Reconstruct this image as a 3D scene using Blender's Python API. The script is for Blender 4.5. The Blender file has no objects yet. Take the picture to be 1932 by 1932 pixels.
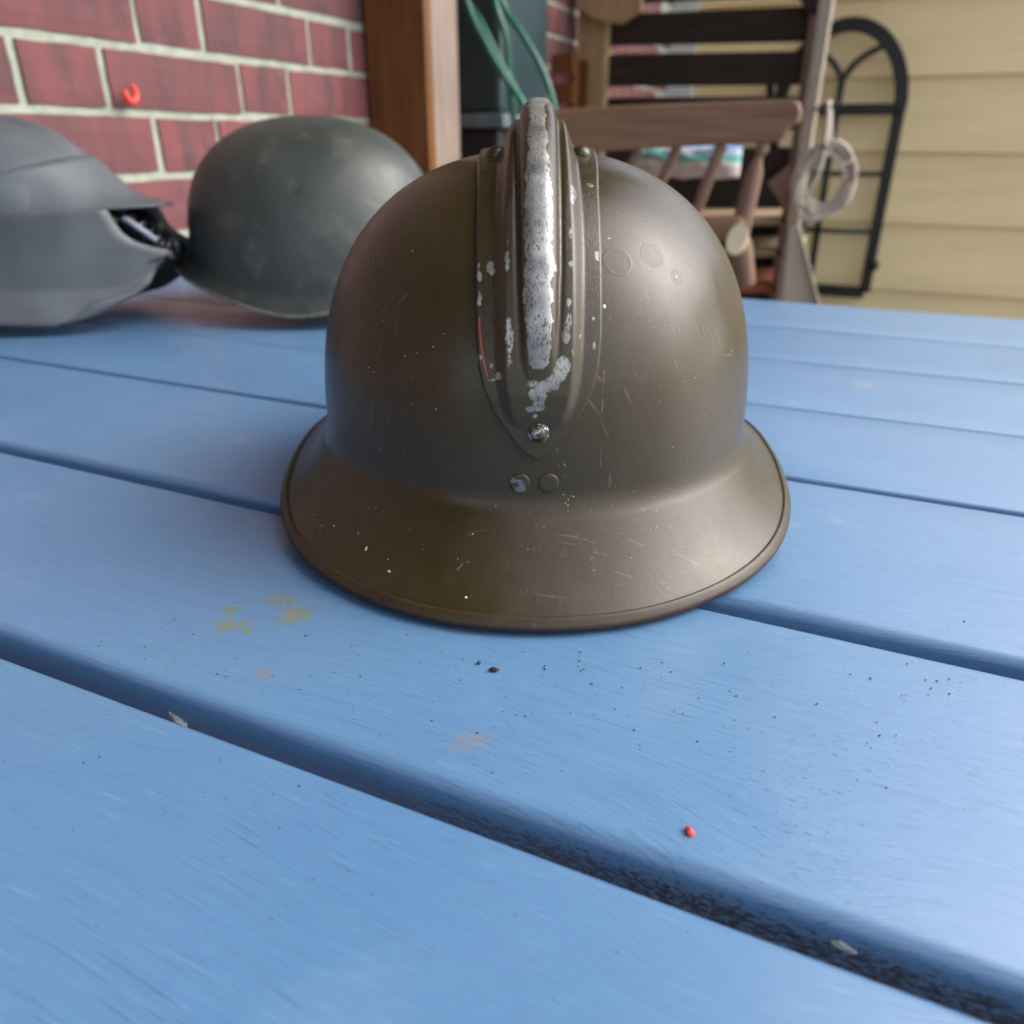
import bpy, bmesh, math, random
from mathutils import Vector, Matrix, noise
from mathutils.bvhtree import BVHTree
random.seed(7)
R = math.radians
C = bpy.context.scene.collection
sc = bpy.context.scene

# ------------------------------------------------------------------ camera
H = 0.152            # camera height above the table top (z = 0 is the table top)
FPX = 1451.0; PITCH = R(25.8); YAW = R(24.0)
cam_d = bpy.data.cameras.new('camera'); cam = bpy.data.objects.new('camera', cam_d); C.objects.link(cam)
cam.location = (0, 0, H); cam.rotation_euler = (R(90) - PITCH, 0, YAW)
cam_d.sensor_width = 36; cam_d.lens = 36 * FPX / 1932
cam_d.clip_start = 0.01; cam_d.clip_end = 200
cam_d.dof.use_dof = True; cam_d.dof.focus_distance = 0.25; cam_d.dof.aperture_fstop = 10.5
sc.camera = cam

# ------------------------------------------------------------------ world and sun
SUN_EL = 42; SUN_AZ = 64        # azimuth clockwise from +Y
w = bpy.data.worlds.new('World'); sc.world = w; w.use_nodes = True
wn = w.node_tree; wn.nodes.clear()
wo = wn.nodes.new('ShaderNodeOutputWorld'); wb = wn.nodes.new('ShaderNodeBackground'); ws = wn.nodes.new('ShaderNodeTexSky')
ws.sky_type = 'NISHITA'; ws.sun_disc = False; ws.sun_elevation = R(SUN_EL); ws.sun_rotation = R(SUN_AZ)
ws.air_density = 1.0; ws.dust_density = 4.0; ws.ozone_density = 1.5
wb.inputs['Strength'].default_value = 0.15
wh = wn.nodes.new('ShaderNodeHueSaturation'); wh.inputs['Saturation'].default_value = 0.55    # thin overcast veil
wn.links.new(ws.outputs[0], wh.inputs['Color']); wn.links.new(wh.outputs[0], wb.inputs['Color']); wn.links.new(wb.outputs[0], wo.inputs['Surface'])
sun_d = bpy.data.lights.new('sun', 'SUN'); sun_d.energy = 0.7; sun_d.angle = R(60); sun_d.color = (1.0, 0.985, 0.96)
sun = bpy.data.objects.new('sun', sun_d); C.objects.link(sun)
sd = Vector((math.sin(R(SUN_AZ)) * math.cos(R(SUN_EL)), math.cos(R(SUN_AZ)) * math.cos(R(SUN_EL)), math.sin(R(SUN_EL))))
sun.rotation_euler = sd.to_track_quat('Z', 'Y').to_euler(); sun.location = sd * 10
sc.view_settings.view_transform = 'Standard'; sc.view_settings.look = 'None'
sc.view_settings.gamma = 1; sc.view_settings.use_curve_mapping = False
sc.view_settings.exposure = 1.36

# ------------------------------------------------------------------ survey helpers (sight lines to real planes)
cp, sp = math.cos(PITCH), math.sin(PITCH)
FV = Vector((-math.sin(YAW), math.cos(YAW), 0)); RV = Vector((math.cos(YAW), math.sin(YAW), 0)); CAM = Vector((0, 0, H))
def ray(u, v):
    x = (u - 966) / FPX; y = (v - 966) / FPX
    return RV * x + FV * (cp - y * sp) + Vector((0, 0, -sp - y * cp))
def atY(u, v, Y): r = ray(u, v); return CAM + r * (Y / r.y)
def atX(u, v, X): r = ray(u, v); return CAM + r * (X / r.x)
def atZ(u, v, z=0.0): r = ray(u, v); return CAM + r * ((z - H) / r.z)

# ------------------------------------------------------------------ object helpers
def tag(o, label=None, cat=None, group=None, kind=None):
    if label: o['label'] = label
    if cat: o['category'] = cat
    if group: o['group'] = group
    if kind: o['kind'] = kind
    return o
def empty(name, loc=(0, 0, 0), rz=0, **k):
    o = bpy.data.objects.new(name, None); C.objects.link(o); o.location = loc; o.rotation_euler = (0, 0, rz)
    o.empty_display_size = .05
    return tag(o, **k)
def mesh_obj(name, verts, faces, mat, parent=None, smooth=False, **k):
    me = bpy.data.meshes.new(name); me.from_pydata([tuple(v) for v in verts], [], faces); me.validate(); me.update()
    if mat: me.materials.append(mat)
    if smooth: me.polygons.foreach_set('use_smooth', [True] * len(me.polygons))
    o = bpy.data.objects.new(name, me); C.objects.link(o)
    if parent: o.parent = parent
    return tag(o, **k)
def bm_obj(name, bm, mat, parent=None, smooth=False, **k):
    bmesh.ops.recalc_face_normals(bm, faces=bm.faces)
    me = bpy.data.meshes.new(name); bm.to_mesh(me); bm.free()
    if mat: me.materials.append(mat)
    if smooth: me.polygons.foreach_set('use_smooth', [True] * len(me.polygons))
    o = bpy.data.objects.new(name, me); C.objects.link(o)
    if parent: o.parent = parent
    return tag(o, **k)
def bevel_all(bm, w, seg=2):
    bmesh.ops.bevel(bm, geom=list(bm.edges), offset=w, segments=seg, affect='EDGES', profile=.6, clamp_overlap=True)
def box_bm(x0, x1, y0, y1, z0, z1, bev=0, seg=2, bm=None):
    bm2 = bmesh.new(); r = bmesh.ops.create_cube(bm2, size=1)
    for v in bm2.verts:
        v.co = Vector((x0 + (v.co.x + .5) * (x1 - x0), y0 + (v.co.y + .5) * (y1 - y0), z0 + (v.co.z + .5) * (z1 - z0)))
    if bev: bevel_all(bm2, bev, seg)
    if bm is None: return bm2
    me = bpy.data.meshes.new('tmp'); bm2.to_mesh(me); bm2.free(); bm.from_mesh(me); bpy.data.meshes.remove(me); return bm
def prism_bm(pts, depth, bev=0.003, seg=2, axis=Vector((0, 1, 0))):
    bm = bmesh.new(); a = [bm.verts.new(p) for p in pts]; b = [bm.verts.new(Vector(p) + axis * depth) for p in pts]
    n = len(pts); bm.faces.new(a); bm.faces.new(b[::-1])
    for i in range(n): bm.faces.new((a[i], b[i], b[(i + 1) % n], a[(i + 1) % n]))
    bmesh.ops.recalc_face_normals(bm, faces=bm.faces)
    if bev: bevel_all(bm, bev, seg)
    return bm
def bar_bm(p0, p1, wd, dp, bev=.002):
    """bar from p0 to p1, wd wide across the line in the XZ plane, dp deep along Y"""
    p0 = Vector(p0); p1 = Vector(p1); d = (p1 - p0).normalized(); s = d.cross(Vector((0, 1, 0))).normalized() * wd / 2
    return prism_bm([p0 - s, p0 + s, p1 + s, p1 - s], dp, bev)
def tube(pts, rad, seg=10, closed=False, cap=True):
    pts = [Vector(p) for p in pts]; n = len(pts); V = []; F = []
    up = Vector((0.13, .2, 1)).normalized(); prev = None
    for i, p in enumerate(pts):
        a = pts[(i - 1) % n] if (closed or i > 0) else p
        b = pts[(i + 1) % n] if (closed or i < n - 1) else p
        t = (b - a).normalized()
        if prev is None: s = t.cross(up).normalized()
        else: s = (prev - t * prev.dot(t)).normalized()
        prev = s; q = t.cross(s); r = rad[i] if isinstance(rad, (list, tuple)) else rad
        for k in range(seg):
            an = 2 * math.pi * k / seg; V.append(p + (s * math.cos(an) + q * math.sin(an)) * r)
    m = n if closed else n - 1
    for i in range(m):
        for k in range(seg):
            a = i * seg + k; b = i * seg + (k + 1) % seg; c = ((i + 1) % n) * seg + (k + 1) % seg; d = ((i + 1) % n) * seg + k
            F.append((a, b, c, d))
    if cap and not closed:
        F.append(tuple(range(seg))[::-1]); F.append(tuple((n - 1) * seg + k for k in range(seg)))
    return V, F
def spline(pts, k=8):
    pts = [Vector(p) for p in pts]; out = []
    for i in range(len(pts) - 1):
        p0 = pts[max(i - 1, 0)]; p1 = pts[i]; p2 = pts[i + 1]; p3 = pts[min(i + 2, len(pts) - 1)]
        for j in range(k):
            t = j / k
            out.append(.5 * ((2 * p1) + (p2 - p0) * t + (2 * p0 - 5 * p1 + 4 * p2 - p3) * t * t + (3 * p1 - p0 - 3 * p2 + p3) * t ** 3))
    out.append(pts[-1]); return out
def lathe(prof, seg=32):
    V = []; F = []
    for r, z in prof:
        for k in range(seg):
            a = 2 * math.pi * k / seg; V.append((r * math.cos(a), r * math.sin(a), z))
    for i in range(len(prof) - 1):
        for k in range(seg):
            F.append((i * seg + k, i * seg + (k + 1) % seg, (i + 1) * seg + (k + 1) % seg, (i + 1) * seg + k))
    F.append(tuple((len(prof) - 1) * seg + k for k in range(seg)))
    return V, F
def lerp_tab(tab, x):
    if x <= tab[0][0]: return tab[0][1]
    for (a, b), (c, d) in zip(tab, tab[1:]):
        if x <= c: return b + (d - b) * (x - a) / (c - a)
    return tab[-1][1]
def sstep(a, b, x):
    t = min(max((x - a) / (b - a), 0), 1); return t * t * (3 - 2 * t)

# ------------------------------------------------------------------ material helpers
class NT:
    def __init__(s, name):
        s.m = bpy.data.materials.new(name); s.m.use_nodes = True; s.t = s.m.node_tree; s.b = s.t.nodes['Principled BSDF']
    def n(s, t, **k):
        nd = s.t.nodes.new(t)
        for a, b in k.items(): setattr(nd, a, b)
        return nd
    def L(s, a, b): s.t.links.new(a, b)
    def put(s, sock, v):
        if isinstance(v, (int, float)): sock.default_value = v
        elif isinstance(v, (tuple, list)):
            sock.default_value = tuple(v) + (1,) if len(sock.default_value) == 4 and len(v) == 3 else tuple(v)
        else: s.L(v, sock)
    def math(s, op, a, b=0.0, c=None, clamp=False):
        nd = s.n('ShaderNodeMath', operation=op, use_clamp=clamp); s.put(nd.inputs[0], a); s.put(nd.inputs[1], b)
        if c is not None: s.put(nd.inputs[2], c)
        return nd.outputs[0]
    def mapr(s, v, a, b, c=0.0, d=1.0, smooth=False):
        nd = s.n('ShaderNodeMapRange'); s.put(nd.inputs[0], v)
        if smooth: nd.interpolation_type = 'SMOOTHSTEP'
        for i, x in zip((1, 2, 3, 4), (a, b, c, d)): nd.inputs[i].default_value = x
        return nd.outputs[0]
    def coord(s, kind='Object', scale=(1, 1, 1), rot=(0, 0, 0), loc=(0, 0, 0)):
        tc = s.n('ShaderNodeTexCoord'); mp = s.n('ShaderNodeMapping')
        mp.inputs['Scale'].default_value = scale; mp.inputs['Rotation'].default_value = rot; mp.inputs['Location'].default_value = loc
        s.L(tc.outputs[kind], mp.inputs[0]); return mp.outputs[0]
    def noise(s, vec, scale, detail=4, rough=.55, dist=0, out=0):
        nd = s.n('ShaderNodeTexNoise'); s.L(vec, nd.inputs['Vector']); nd.inputs['Scale'].default_value = scale
        nd.inputs['Detail'].default_value = detail; nd.inputs['Roughness'].default_value = rough; nd.inputs['Distortion'].default_value = dist
        return nd.outputs[out]
    def mix(s, f, a, b, mode='MIX'):
        nd = s.n('ShaderNodeMix', data_type='RGBA', blend_type=mode); s.put(nd.inputs[0], f); s.put(nd.inputs[6], a); s.put(nd.inputs[7], b)
        return nd.outputs[2]
    def bump(s, h, strength, dist=.001, normal=None):
        nd = s.n('ShaderNodeBump'); s.put(nd.inputs['Strength'], strength); nd.inputs['Distance'].default_value = dist; s.L(h, nd.inputs['Height'])
        if normal is not None: s.L(normal, nd.inputs['Normal'])
        return nd.outputs[0]
    def attr(s, name, out=2):
        nd = s.n('ShaderNodeAttribute'); nd.attribute_name = name; return nd.outputs[out]
    def spots(s, vec, lst):
        """max over (radius - distance): > 0 inside one of the marks"""
        cur = None
        for (x, y, z, r) in lst:
            d = s.n('ShaderNodeVectorMath', operation='DISTANCE'); s.L(vec, d.inputs[0]); d.inputs[1].default_value = (x, y, z)
            e = s.math('SUBTRACT', r, d.outputs['Value'])
            cur = e if cur is None else s.math('MAXIMUM', cur, e)
        return cur
    def set(s, col=None, rough=None, metal=None, spec=None, normal=None, coat=None):
        if col is not None: s.put(s.b.inputs['Base Color'], col)
        if rough is not None: s.put(s.b.inputs['Roughness'], rough)
        if metal is not None: s.put(s.b.inputs['Metallic'], metal)
        if spec is not None: s.put(s.b.inputs['Specular IOR Level'], spec)
        if coat is not None: s.put(s.b.inputs['Coat Weight'], coat); s.b.inputs['Coat Roughness'].default_value = .25
        if normal is not None: s.L(normal, s.b.inputs['Normal'])
        return s.m
def simple(name, col, rough=.6, var=.25, scale=30, bump=.3, bdist=.001, metal=0, stretch=(1, 1, 1), spec=.5, rnd=0.0):
    k = NT(name); v = k.coord(scale=stretch); n = k.noise(v, scale, 5)
    dark = tuple(c * (1 - var) for c in col); lite = tuple(min(1, c * (1 + var)) for c in col)
    c = k.mix(k.mapr(n, .3, .7), dark, lite)
    if rnd:
        oi = k.n('ShaderNodeObjectInfo'); hs = k.n('ShaderNodeHueSaturation'); k.L(c, hs.inputs['Color'])
        k.L(k.mapr(oi.outputs['Random'], 0, 1, 1 - rnd, 1 + rnd), hs.inputs['Value']); c = hs.outputs[0]
    return k.set(c, rough, metal, spec, k.bump(n, bump, bdist))
def wood(name, col, dark, rough=.6, along='Z', bump=.4, spec=.3):
    k = NT(name); st = {'X': (1.5, 22, 22), 'Y': (22, 1.5, 22), 'Z': (22, 22, 1.5)}[along]
    v = k.coord(scale=st); n = k.noise(v, 4, 6, .6, .6); n2 = k.noise(k.coord(), 9, 3)
    c = k.mix(k.mapr(n, .35, .7), col, dark); c = k.mix(k.mapr(n2, .45, .75, 0, .5), c, tuple(x * .6 for x in col))
    return k.set(c, rough, 0, spec, k.bump(n, bump, .001))

# ------------------------------------------------------------------ materials
def blue_paint():
    k = NT('blue table paint')
    tc = k.n('ShaderNodeTexCoord'); base = tc.outputs['Object']
    oi = k.n('ShaderNodeObjectInfo')
    off = k.n('ShaderNodeCombineXYZ'); k.L(k.math('MULTIPLY', oi.outputs['Random'], 37.0), off.inputs[0]); k.L(k.math('MULTIPLY', oi.outputs['Random'], 11.0), off.inputs[2])
    ad = k.n('ShaderNodeVectorMath', operation='ADD'); k.L(base, ad.inputs[0]); k.L(off.outputs[0], ad.inputs[1]); P = ad.outputs[0]
    # slow warp of the grain, as round a knot
    wv = k.noise(P, 5.0, 2, .5, 0, 1)
    wsub = k.n('ShaderNodeVectorMath', operation='SUBTRACT'); k.L(wv, wsub.inputs[0]); wsub.inputs[1].default_value = (.5, .5, .5)
    wsc = k.n('ShaderNodeVectorMath', operation='SCALE'); k.L(wsub.outputs[0], wsc.inputs[0]); wsc.inputs['Scale'].default_value = .035
    wad = k.n('ShaderNodeVectorMath', operation='ADD'); k.L(P, wad.inputs[0]); k.L(wsc.outputs[0], wad.inputs[1]); W = wad.outputs[0]
    g0 = k.n('ShaderNodeNewGeometry'); kd = k.n('ShaderNodeVectorMath', operation='DISTANCE'); k.L(g0.outputs['Position'], kd.inputs[0]); kd.inputs[1].default_value = atZ(1440, 1700)
    kb = k.n('ShaderNodeCombineXYZ'); k.L(k.mapr(kd.outputs['Value'], 0, .05, .009, 0, True), kb.inputs[1])
    kw = k.n('ShaderNodeVectorMath', operation='ADD'); k.L(W, kw.inputs[0]); k.L(kb.outputs[0], kw.inputs[1]); W = kw.outputs[0]
    def mp(vec, s):
        m = k.n('ShaderNodeMapping'); m.inputs['Scale'].default_value = s; k.L(vec, m.inputs[0]); return m.outputs[0]
    grain = k.noise(mp(W, (3.0, 75, 75)), 4, 4, .65)
    fine = k.noise(mp(W, (10, 330, 330)), 4, 3, .7)
    brush = k.noise(mp(P, (12, 120, 120)), 6, 3, .6)
    blot = k.noise(P, 14, 5, .6)
    big = k.noise(P, 3.5, 3, .5)
    c = k.mix(k.mapr(big, .3, .7), (.080, .184, .330), (.104, .214, .362))
    c = k.mix(k.mapr(grain, .45, .72, 0, .50), c, (.075, .165, .33)); c = k.mix(k.mapr(fine, .55, .70, 0, .30), c, (.05, .11, .24))
    c = k.mix(k.mapr(brush, .58, .75, 0, .30), c, (.16, .32, .47))
    c = k.mix(k.mapr(blot, .60, .78, 0, .22), c, (.22, .31, .45))
    # hairline cracks running along the grain, in patches
    cr = k.noise(mp(W, (3, 500, 500)), 5, 2, .5)
    crk = k.math('MULTIPLY', k.mapr(cr, .655, .69), k.mapr(k.noise(P, 9, 2), .48, .62))
    c = k.mix(k.math('MULTIPLY', crk, .75), c, (.03, .055, .12))
    # specks of soot and dirt
    vo = k.n('ShaderNodeTexVoronoi'); k.L(P, vo.inputs['Vector']); vo.inputs['Scale'].default_value = 480
    sep = k.n('ShaderNodeSeparateColor'); k.L(vo.outputs['Color'], sep.inputs[0])
    rad = k.mapr(sep.outputs[0], .60, 1.0, 0, .15)
    dens = k.mapr(k.noise(P, 11, 3), .40, .62)
    spk = k.math('MULTIPLY', k.math('LESS_THAN', vo.outputs['Distance'], rad), k.math('GREATER_THAN', k.math('MULTIPLY', sep.outputs[1], dens), .30))
    c = k.mix(k.math('MULTIPLY', spk, .80), c, (.025, .03, .045))
    # lichen and scuffs: fixed places on the boards
    geo = k.n('ShaderNodeNewGeometry'); wp = geo.outputs['Position']
    edge = k.math('MULTIPLY', k.math('SUBTRACT', k.noise(wp, 420, 6, .75), .5), .026)
    def mark(lst, col, amt, soft=.0012, thr=0.0):
        nonlocal c
        L = []
        for u, v, r in lst:
            p = atZ(u, v); L.append((p.x, p.y, 0, r))
        m = k.math('ADD', k.spots(wp, L), edge)
        m = k.mapr(m, thr, thr + soft)
        c = k.mix(k.math('MULTIPLY', m, amt), c, col)
        return m
    m1 = mark([(430, 1180, .0045), (455, 1176, .003), (436, 1150, .0032), (530, 1131, .0040), (545, 1134, .003), (560, 1160, .0055), (545, 1166, .004), (578, 1152, .003), (465, 1188, .0022), (338, 1240, .0016)], (.13, .165, .085), .8)
    m2 = mark([(553, 1153, .0022), (507, 1128, .0015), (502, 1264, .0026), (508, 1270, .002), (456, 1190, .0012), (372, 1160, .001)], (.20, .16, .13), .6)
    m3 = mark([(875, 1400, .0040), (900, 1395, .0035), (855, 1406, .002), (925, 1392, .001)], (.21, .17, .14), .40)
    m4 = mark([(455, 830, .006), (620, 700, .005), (1630, 725, .008), (1575, 980, .004), (1500, 760, .005), (1500, 990, .003)], (.33, .33, .30), .35, .004)
    # the cut sides: raw dark grime where brush never reached
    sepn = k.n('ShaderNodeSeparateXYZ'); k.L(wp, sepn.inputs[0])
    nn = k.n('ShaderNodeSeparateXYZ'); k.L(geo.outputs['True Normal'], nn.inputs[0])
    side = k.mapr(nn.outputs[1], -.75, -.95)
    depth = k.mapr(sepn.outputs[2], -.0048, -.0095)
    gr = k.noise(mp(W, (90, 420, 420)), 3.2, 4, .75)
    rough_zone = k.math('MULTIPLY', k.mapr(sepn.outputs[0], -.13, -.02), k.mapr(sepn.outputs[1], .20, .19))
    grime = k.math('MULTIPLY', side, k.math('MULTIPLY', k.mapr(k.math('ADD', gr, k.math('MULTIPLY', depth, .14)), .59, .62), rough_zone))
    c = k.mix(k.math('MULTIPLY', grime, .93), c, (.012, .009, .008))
    deep = k.math('MULTIPLY', side, k.mapr(sepn.outputs[2], -.006, -.012))  # plank sides also turn a deeper blue towards the bottom
    c = k.mix(k.math('MULTIPLY', deep, .12), c, (.06, .15, .40))
    hgt = k.math('ADD', k.math('MULTIPLY', grain, .9), k.math('MULTIPLY', fine, .7))
    hgt = k.math('SUBTRACT', hgt, k.math('MULTIPLY', grime, 1.8))
    nrm = k.bump(hgt, .50, .0006)
    rg = k.mapr(k.noise(P, 30, 4), .3, .7, .30, .44)
    rg = k.math('ADD', rg, k.math('MULTIPLY', k.math('MAXIMUM', m1, grime), .35))
    return k.set(c, rg, 0, .8, nrm, coat=.35)
M_BLUE = blue_paint()
M_FRAME = simple('blue under frame paint', (.06, .13, .33), .6)

def brick_mat(far=False):
    k = NT('red brick'); v = k.coord(); oi = k.n('ShaderNodeObjectInfo')
    rnd = oi.outputs['Random']
    if far:
        wnn = k.n('ShaderNodeTexWhiteNoise', noise_dimensions='3D'); sn = k.n('ShaderNodeVectorMath', operation='SNAP')
        k.L(v, sn.inputs[0]); sn.inputs[1].default_value = (1, .1575, .067); k.L(sn.outputs[0], wnn.inputs['Vector']); rnd = wnn.outputs['Value']
    off = k.n('ShaderNodeCombineXYZ'); k.L(k.math('MULTIPLY', rnd, 50.0), off.inputs[0])
    ad = k.n('ShaderNodeVectorMath', operation='ADD'); k.L(v, ad.inputs[0]); k.L(off.outputs[0], ad.inputs[1]); P = ad.outputs[0]
    c = k.mix(k.mapr(rnd, 0, 1), (.215, .068, .070), (.150, .064, .070))
    mpx = k.n('ShaderNodeMapping'); mpx.inputs['Scale'].default_value = (1, 1, .3); k.L(P, mpx.inputs[0])
    c = k.mix(k.mapr(k.noise(mpx.outputs[0], 26, 4), .42, .66, 0, .8), c, (.085, .050, .055))
    c = k.mix(k.mapr(k.noise(P, 60, 4), .62, .8, 0, .5), c, (.28, .15, .14))
    return k.set(c, .75, 0, .3, k.bump(k.noise(P, 160, 5), .4, .001))
M_BRICK = brick_mat(); M_BRICKF = brick_mat(True)
M_MORTAR = simple('grey green mortar', (.34, .37, .30), .9, .18, 60, .7, .003)
M_SIDING = simple('yellow siding paint', (.92, .74, .40), .5, .07, 6, .15, .001, stretch=(.3, 1, 3))
M_TRIM = simple('white trim', (.72, .74, .72), .5, .05)
M_POST_O = wood('orange stained timber', (.20, .078, .022), (.11, .040, .011), .5)
M_POST_L = wood('bare planed timber', (.30, .235, .19), (.21, .155, .125), .7)
M_TANK = simple('dark green plastic', (.022, .045, .050), .35, .2, 8, .1)
M_TANKRIM = simple('grey plastic rim', (.13, .17, .18), .4, .2)
M_BLACK = simple('black plastic', (.010, .011, .012), .5, .2)
M_HOSE = simple('green hose', (.012, .13, .085), .3, .15, 40, .1)
M_SLAT = wood('shade dark slat wood', (.038, .024, .016), (.018, .012, .009), .7, 'X')  # shade on the rack slats is put into this dark colour
M_SLATEDGE = wood('lit tan slat edge', (.38, .29, .18), (.25, .18, .11), .7, 'X')  # light on the shelf board tops is put into this tan
M_OLIVEWOOD = wood('yellowish timber', (.46, .31, .16), (.30, .19, .09), .6)
M_GREYWOOD = wood('weathered grey timber', (.44, .37, .30), (.30, .24, .19), .75)
M_CHAIR = wood('weathered teak', (.30, .185, .115), (.19, .115, .070), .55, 'X')
M_CHAIRV = wood('weathered teak spindle', (.28, .175, .125), (.17, .105, .075), .4, 'Z')
M_CREAM = simple('pale end grain', (.62, .55, .38), .7, .08)
M_METAL = simple('black painted iron', (.012, .014, .013), .4, .2, 50, .2)
M_ROPE = simple('cotton rope', (.56, .50, .43), .9, .2, 300, .8, .002)
M_PALE = simple('pale grey board', (.42, .38, .30), .7, .1, 10)
M_RED = simple('red plastic', (.75, .05, .03), .35, .1)
M_TERRA = simple('terracotta', (.30, .09, .04), .8, .2)
M_PAVE = simple('patio paving', (.24, .22, .20), .9, .25, 5, .5, .004)
M_SOIL = simple('garden ground', (.07, .08, .045), .95, .3, 4, .6, .01)

# ================================================================== SETTING
GZ = -0.74
mesh_obj('ground', [(-60, -60, GZ), (60, -60, GZ), (60, 60, GZ), (-60, 60, GZ)], [(0, 1, 2, 3)], M_SOIL, kind='structure')
pv = empty('patio', (0, 0, GZ), kind='structure')
slab = box_bm(-.222, .222, -.222, .222, .004, .03, .004, 1); slab_me = bpy.data.meshes.new('paving_slab'); slab.to_mesh(slab_me); slab.free(); slab_me.materials.append(M_PAVE)
for i in range(-1, 6):
    for j in range(-3, 7):
        o = bpy.data.objects.new('paving_slab', slab_me); C.objects.link(o); o.parent = pv; o.location = (-.57 + i * .45 + .0, .1 + j * .45, random.uniform(-.001, .001))

# ---- brick wall on the left (its face is the plane x = WX)
WX = -0.80
bw = empty('brick_wall', (WX, 1.0, GZ), label='red brick wall with pale mortar joints behind the two far helmets', cat='wall')
def place(o): o.location = Vector(o.location) - Vector((WX, 1.0, GZ)); return o
WY0, WY1, WZ1 = -2.3, 3.25, 1.32
o = bm_obj('mortar', box_bm(WX - .11, WX - .0035, WY0, WY1, GZ, WZ1), M_MORTAR, bw); place(o)
def brick_mesh(L, seed):
    bm = bmesh.new(); nx, nz = (10 if L > .15 else 6), 4
    rnd = random.Random(seed); D = .09
    def pt(i, j, back):
        y = -L / 2 + L * i / nx; z = -.0285 + .057 * j / nz
        e = (i in (0, nx)) or (j in (0, nz))
        dy = noise.noise(Vector((seed * 3.1, y * 60, z * 60))) * .0012; dz = noise.noise(Vector((seed * 5.7 + 9, y * 45, z * 60))) * .0015
        x = -.0012 if e else .0
        x += noise.noise(Vector((seed, y * 30, z * 30))) * .0009
        return Vector((x if not back else -D, y + (dy if e else 0), z + (dz if e else 0)))
    g = [[bm.verts.new(pt(i, j, False)) for j in range(nz + 1)] for i in range(nx + 1)]
    for i in range(nx):
        for j in range(nz): bm.faces.new((g[i][j], g[i + 1][j], g[i + 1][j + 1], g[i][j + 1]))
    ring = [g[i][0] for i in range(nx + 1)] + [g[nx][j] for j in range(1, nz + 1)] + [g[i][nz] for i in range(nx - 1, -1, -1)] + [g[0][j] for j in range(nz - 1, 0, -1)]
    back = [bm.verts.new((-D, v.co.y, v.co.z)) for v in ring]
    for a in range(len(ring)):
        b = (a + 1) % len(ring); bm.faces.new((ring[b], ring[a], back[a], back[b]))
    bmesh.ops.recalc_face_normals(bm, faces=bm.faces)
    me = bpy.data.meshes.new('brick'); bm.to_mesh(me); bm.free(); me.materials.append(M_BRICK)
    return me
STR = [brick_mesh(.2045, s) for s in range(1, 6)]; HED = [brick_mesh(.0925, s) for s in range(11, 15)]
rest = bmesh.new(); PER = .315; row0 = .2135; rv = []; rf = []
for k in range(-14, 27):
    zc = row0 + .067 * k
    off = .965 if k % 2 == 0 else .810
    for j in range(-9, 8):
        for kind, yc, L in (('h', off + j * PER, .0925), ('s', off + (j + .5) * PER, .2045)):
            if yc + L / 2 > WY1 or yc - L / 2 < WY0: continue
            near = (.40 < yc < 1.45 and -5 <= k <= 3) or (1.45 <= yc < 3.25 and -3 <= k <= 6)
            if near:
                me = random.choice(HED if kind == 'h' else STR)
                o = bpy.data.objects.new('brick', me); C.objects.link(o); o.parent = bw
                o.location = (random.uniform(-.001, .0012), yc - 1.0 + random.uniform(-.0012, .0012), zc - GZ + random.uniform(-.001, .001))
                o.rotation_euler = (random.uniform(-.006, .006), 0, 0)
            else:
                b = len(rv); x0, x1, y0, y1, z0, z1 = -.08, random.uniform(-.001, .001), yc - L / 2 - 1, yc + L / 2 - 1, zc - .0285 - GZ, zc + .0285 - GZ
                rv += [(x0, y0, z0), (x1, y0, z0), (x1, y1, z0), (x0, y1, z0), (x0, y0, z1), (x1, y0, z1), (x1, y1, z1), (x0, y1, z1)]
                rf += [tuple(b + i for i in f) for f in ((0, 3, 2, 1), (4, 5, 6, 7), (0, 1, 5, 4), (1, 2, 6, 5), (2, 3, 7, 6), (3, 0, 4, 7))]
rest.free()
mesh_obj('bricks_beyond', rv, rf, M_BRICKF, bw, kind='stuff')
bm_obj('coping', box_bm(-.14, .03, WY0 - 1, WY1 - 1, WZ1 - GZ, WZ1 - GZ + .05, .006), M_MORTAR, bw)

# ---- yellow lap siding wall at the far end
SY = 3.27
sw = empty('siding_wall', (0, SY, GZ), label='pale yellow lap siding wall at the far end of the patio', cat='wall')
zl = atY(1640, 147, SY).z; EXP = zl - atY(1640, 287, SY).z
print('siding exposure', EXP)
n = 0; z = zl - EXP * math.floor((zl - GZ) / EXP) - 0
z0s = zl - EXP * 5
while z0s > GZ: z0s -= EXP
zz = z0s
while zz < .60:
    a, b = zz - GZ, zz - GZ + EXP + .01
    x0, x1 = WX + .09, 3.2
    pr = [(x0, -.026, a), (x0, -.010, b), (x0, .0, b), (x0, .0, a)]
    bm = prism_bm([Vector(q) for q in pr], x1 - x0, .0015, 1, Vector((1, 0, 0)))
    bm_obj('siding_board', bm, M_SIDING, sw); zz += EXP
bm_obj('corner_trim', box_bm(WX - .02, WX + .088, -.035, .0, 0, zz - GZ + .02, .003), M_TRIM, sw)
bm_obj('wall_core', box_bm(WX - .1, 3.2, .002, .12, 0, zz - GZ + .01), M_TRIM, sw)

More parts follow.
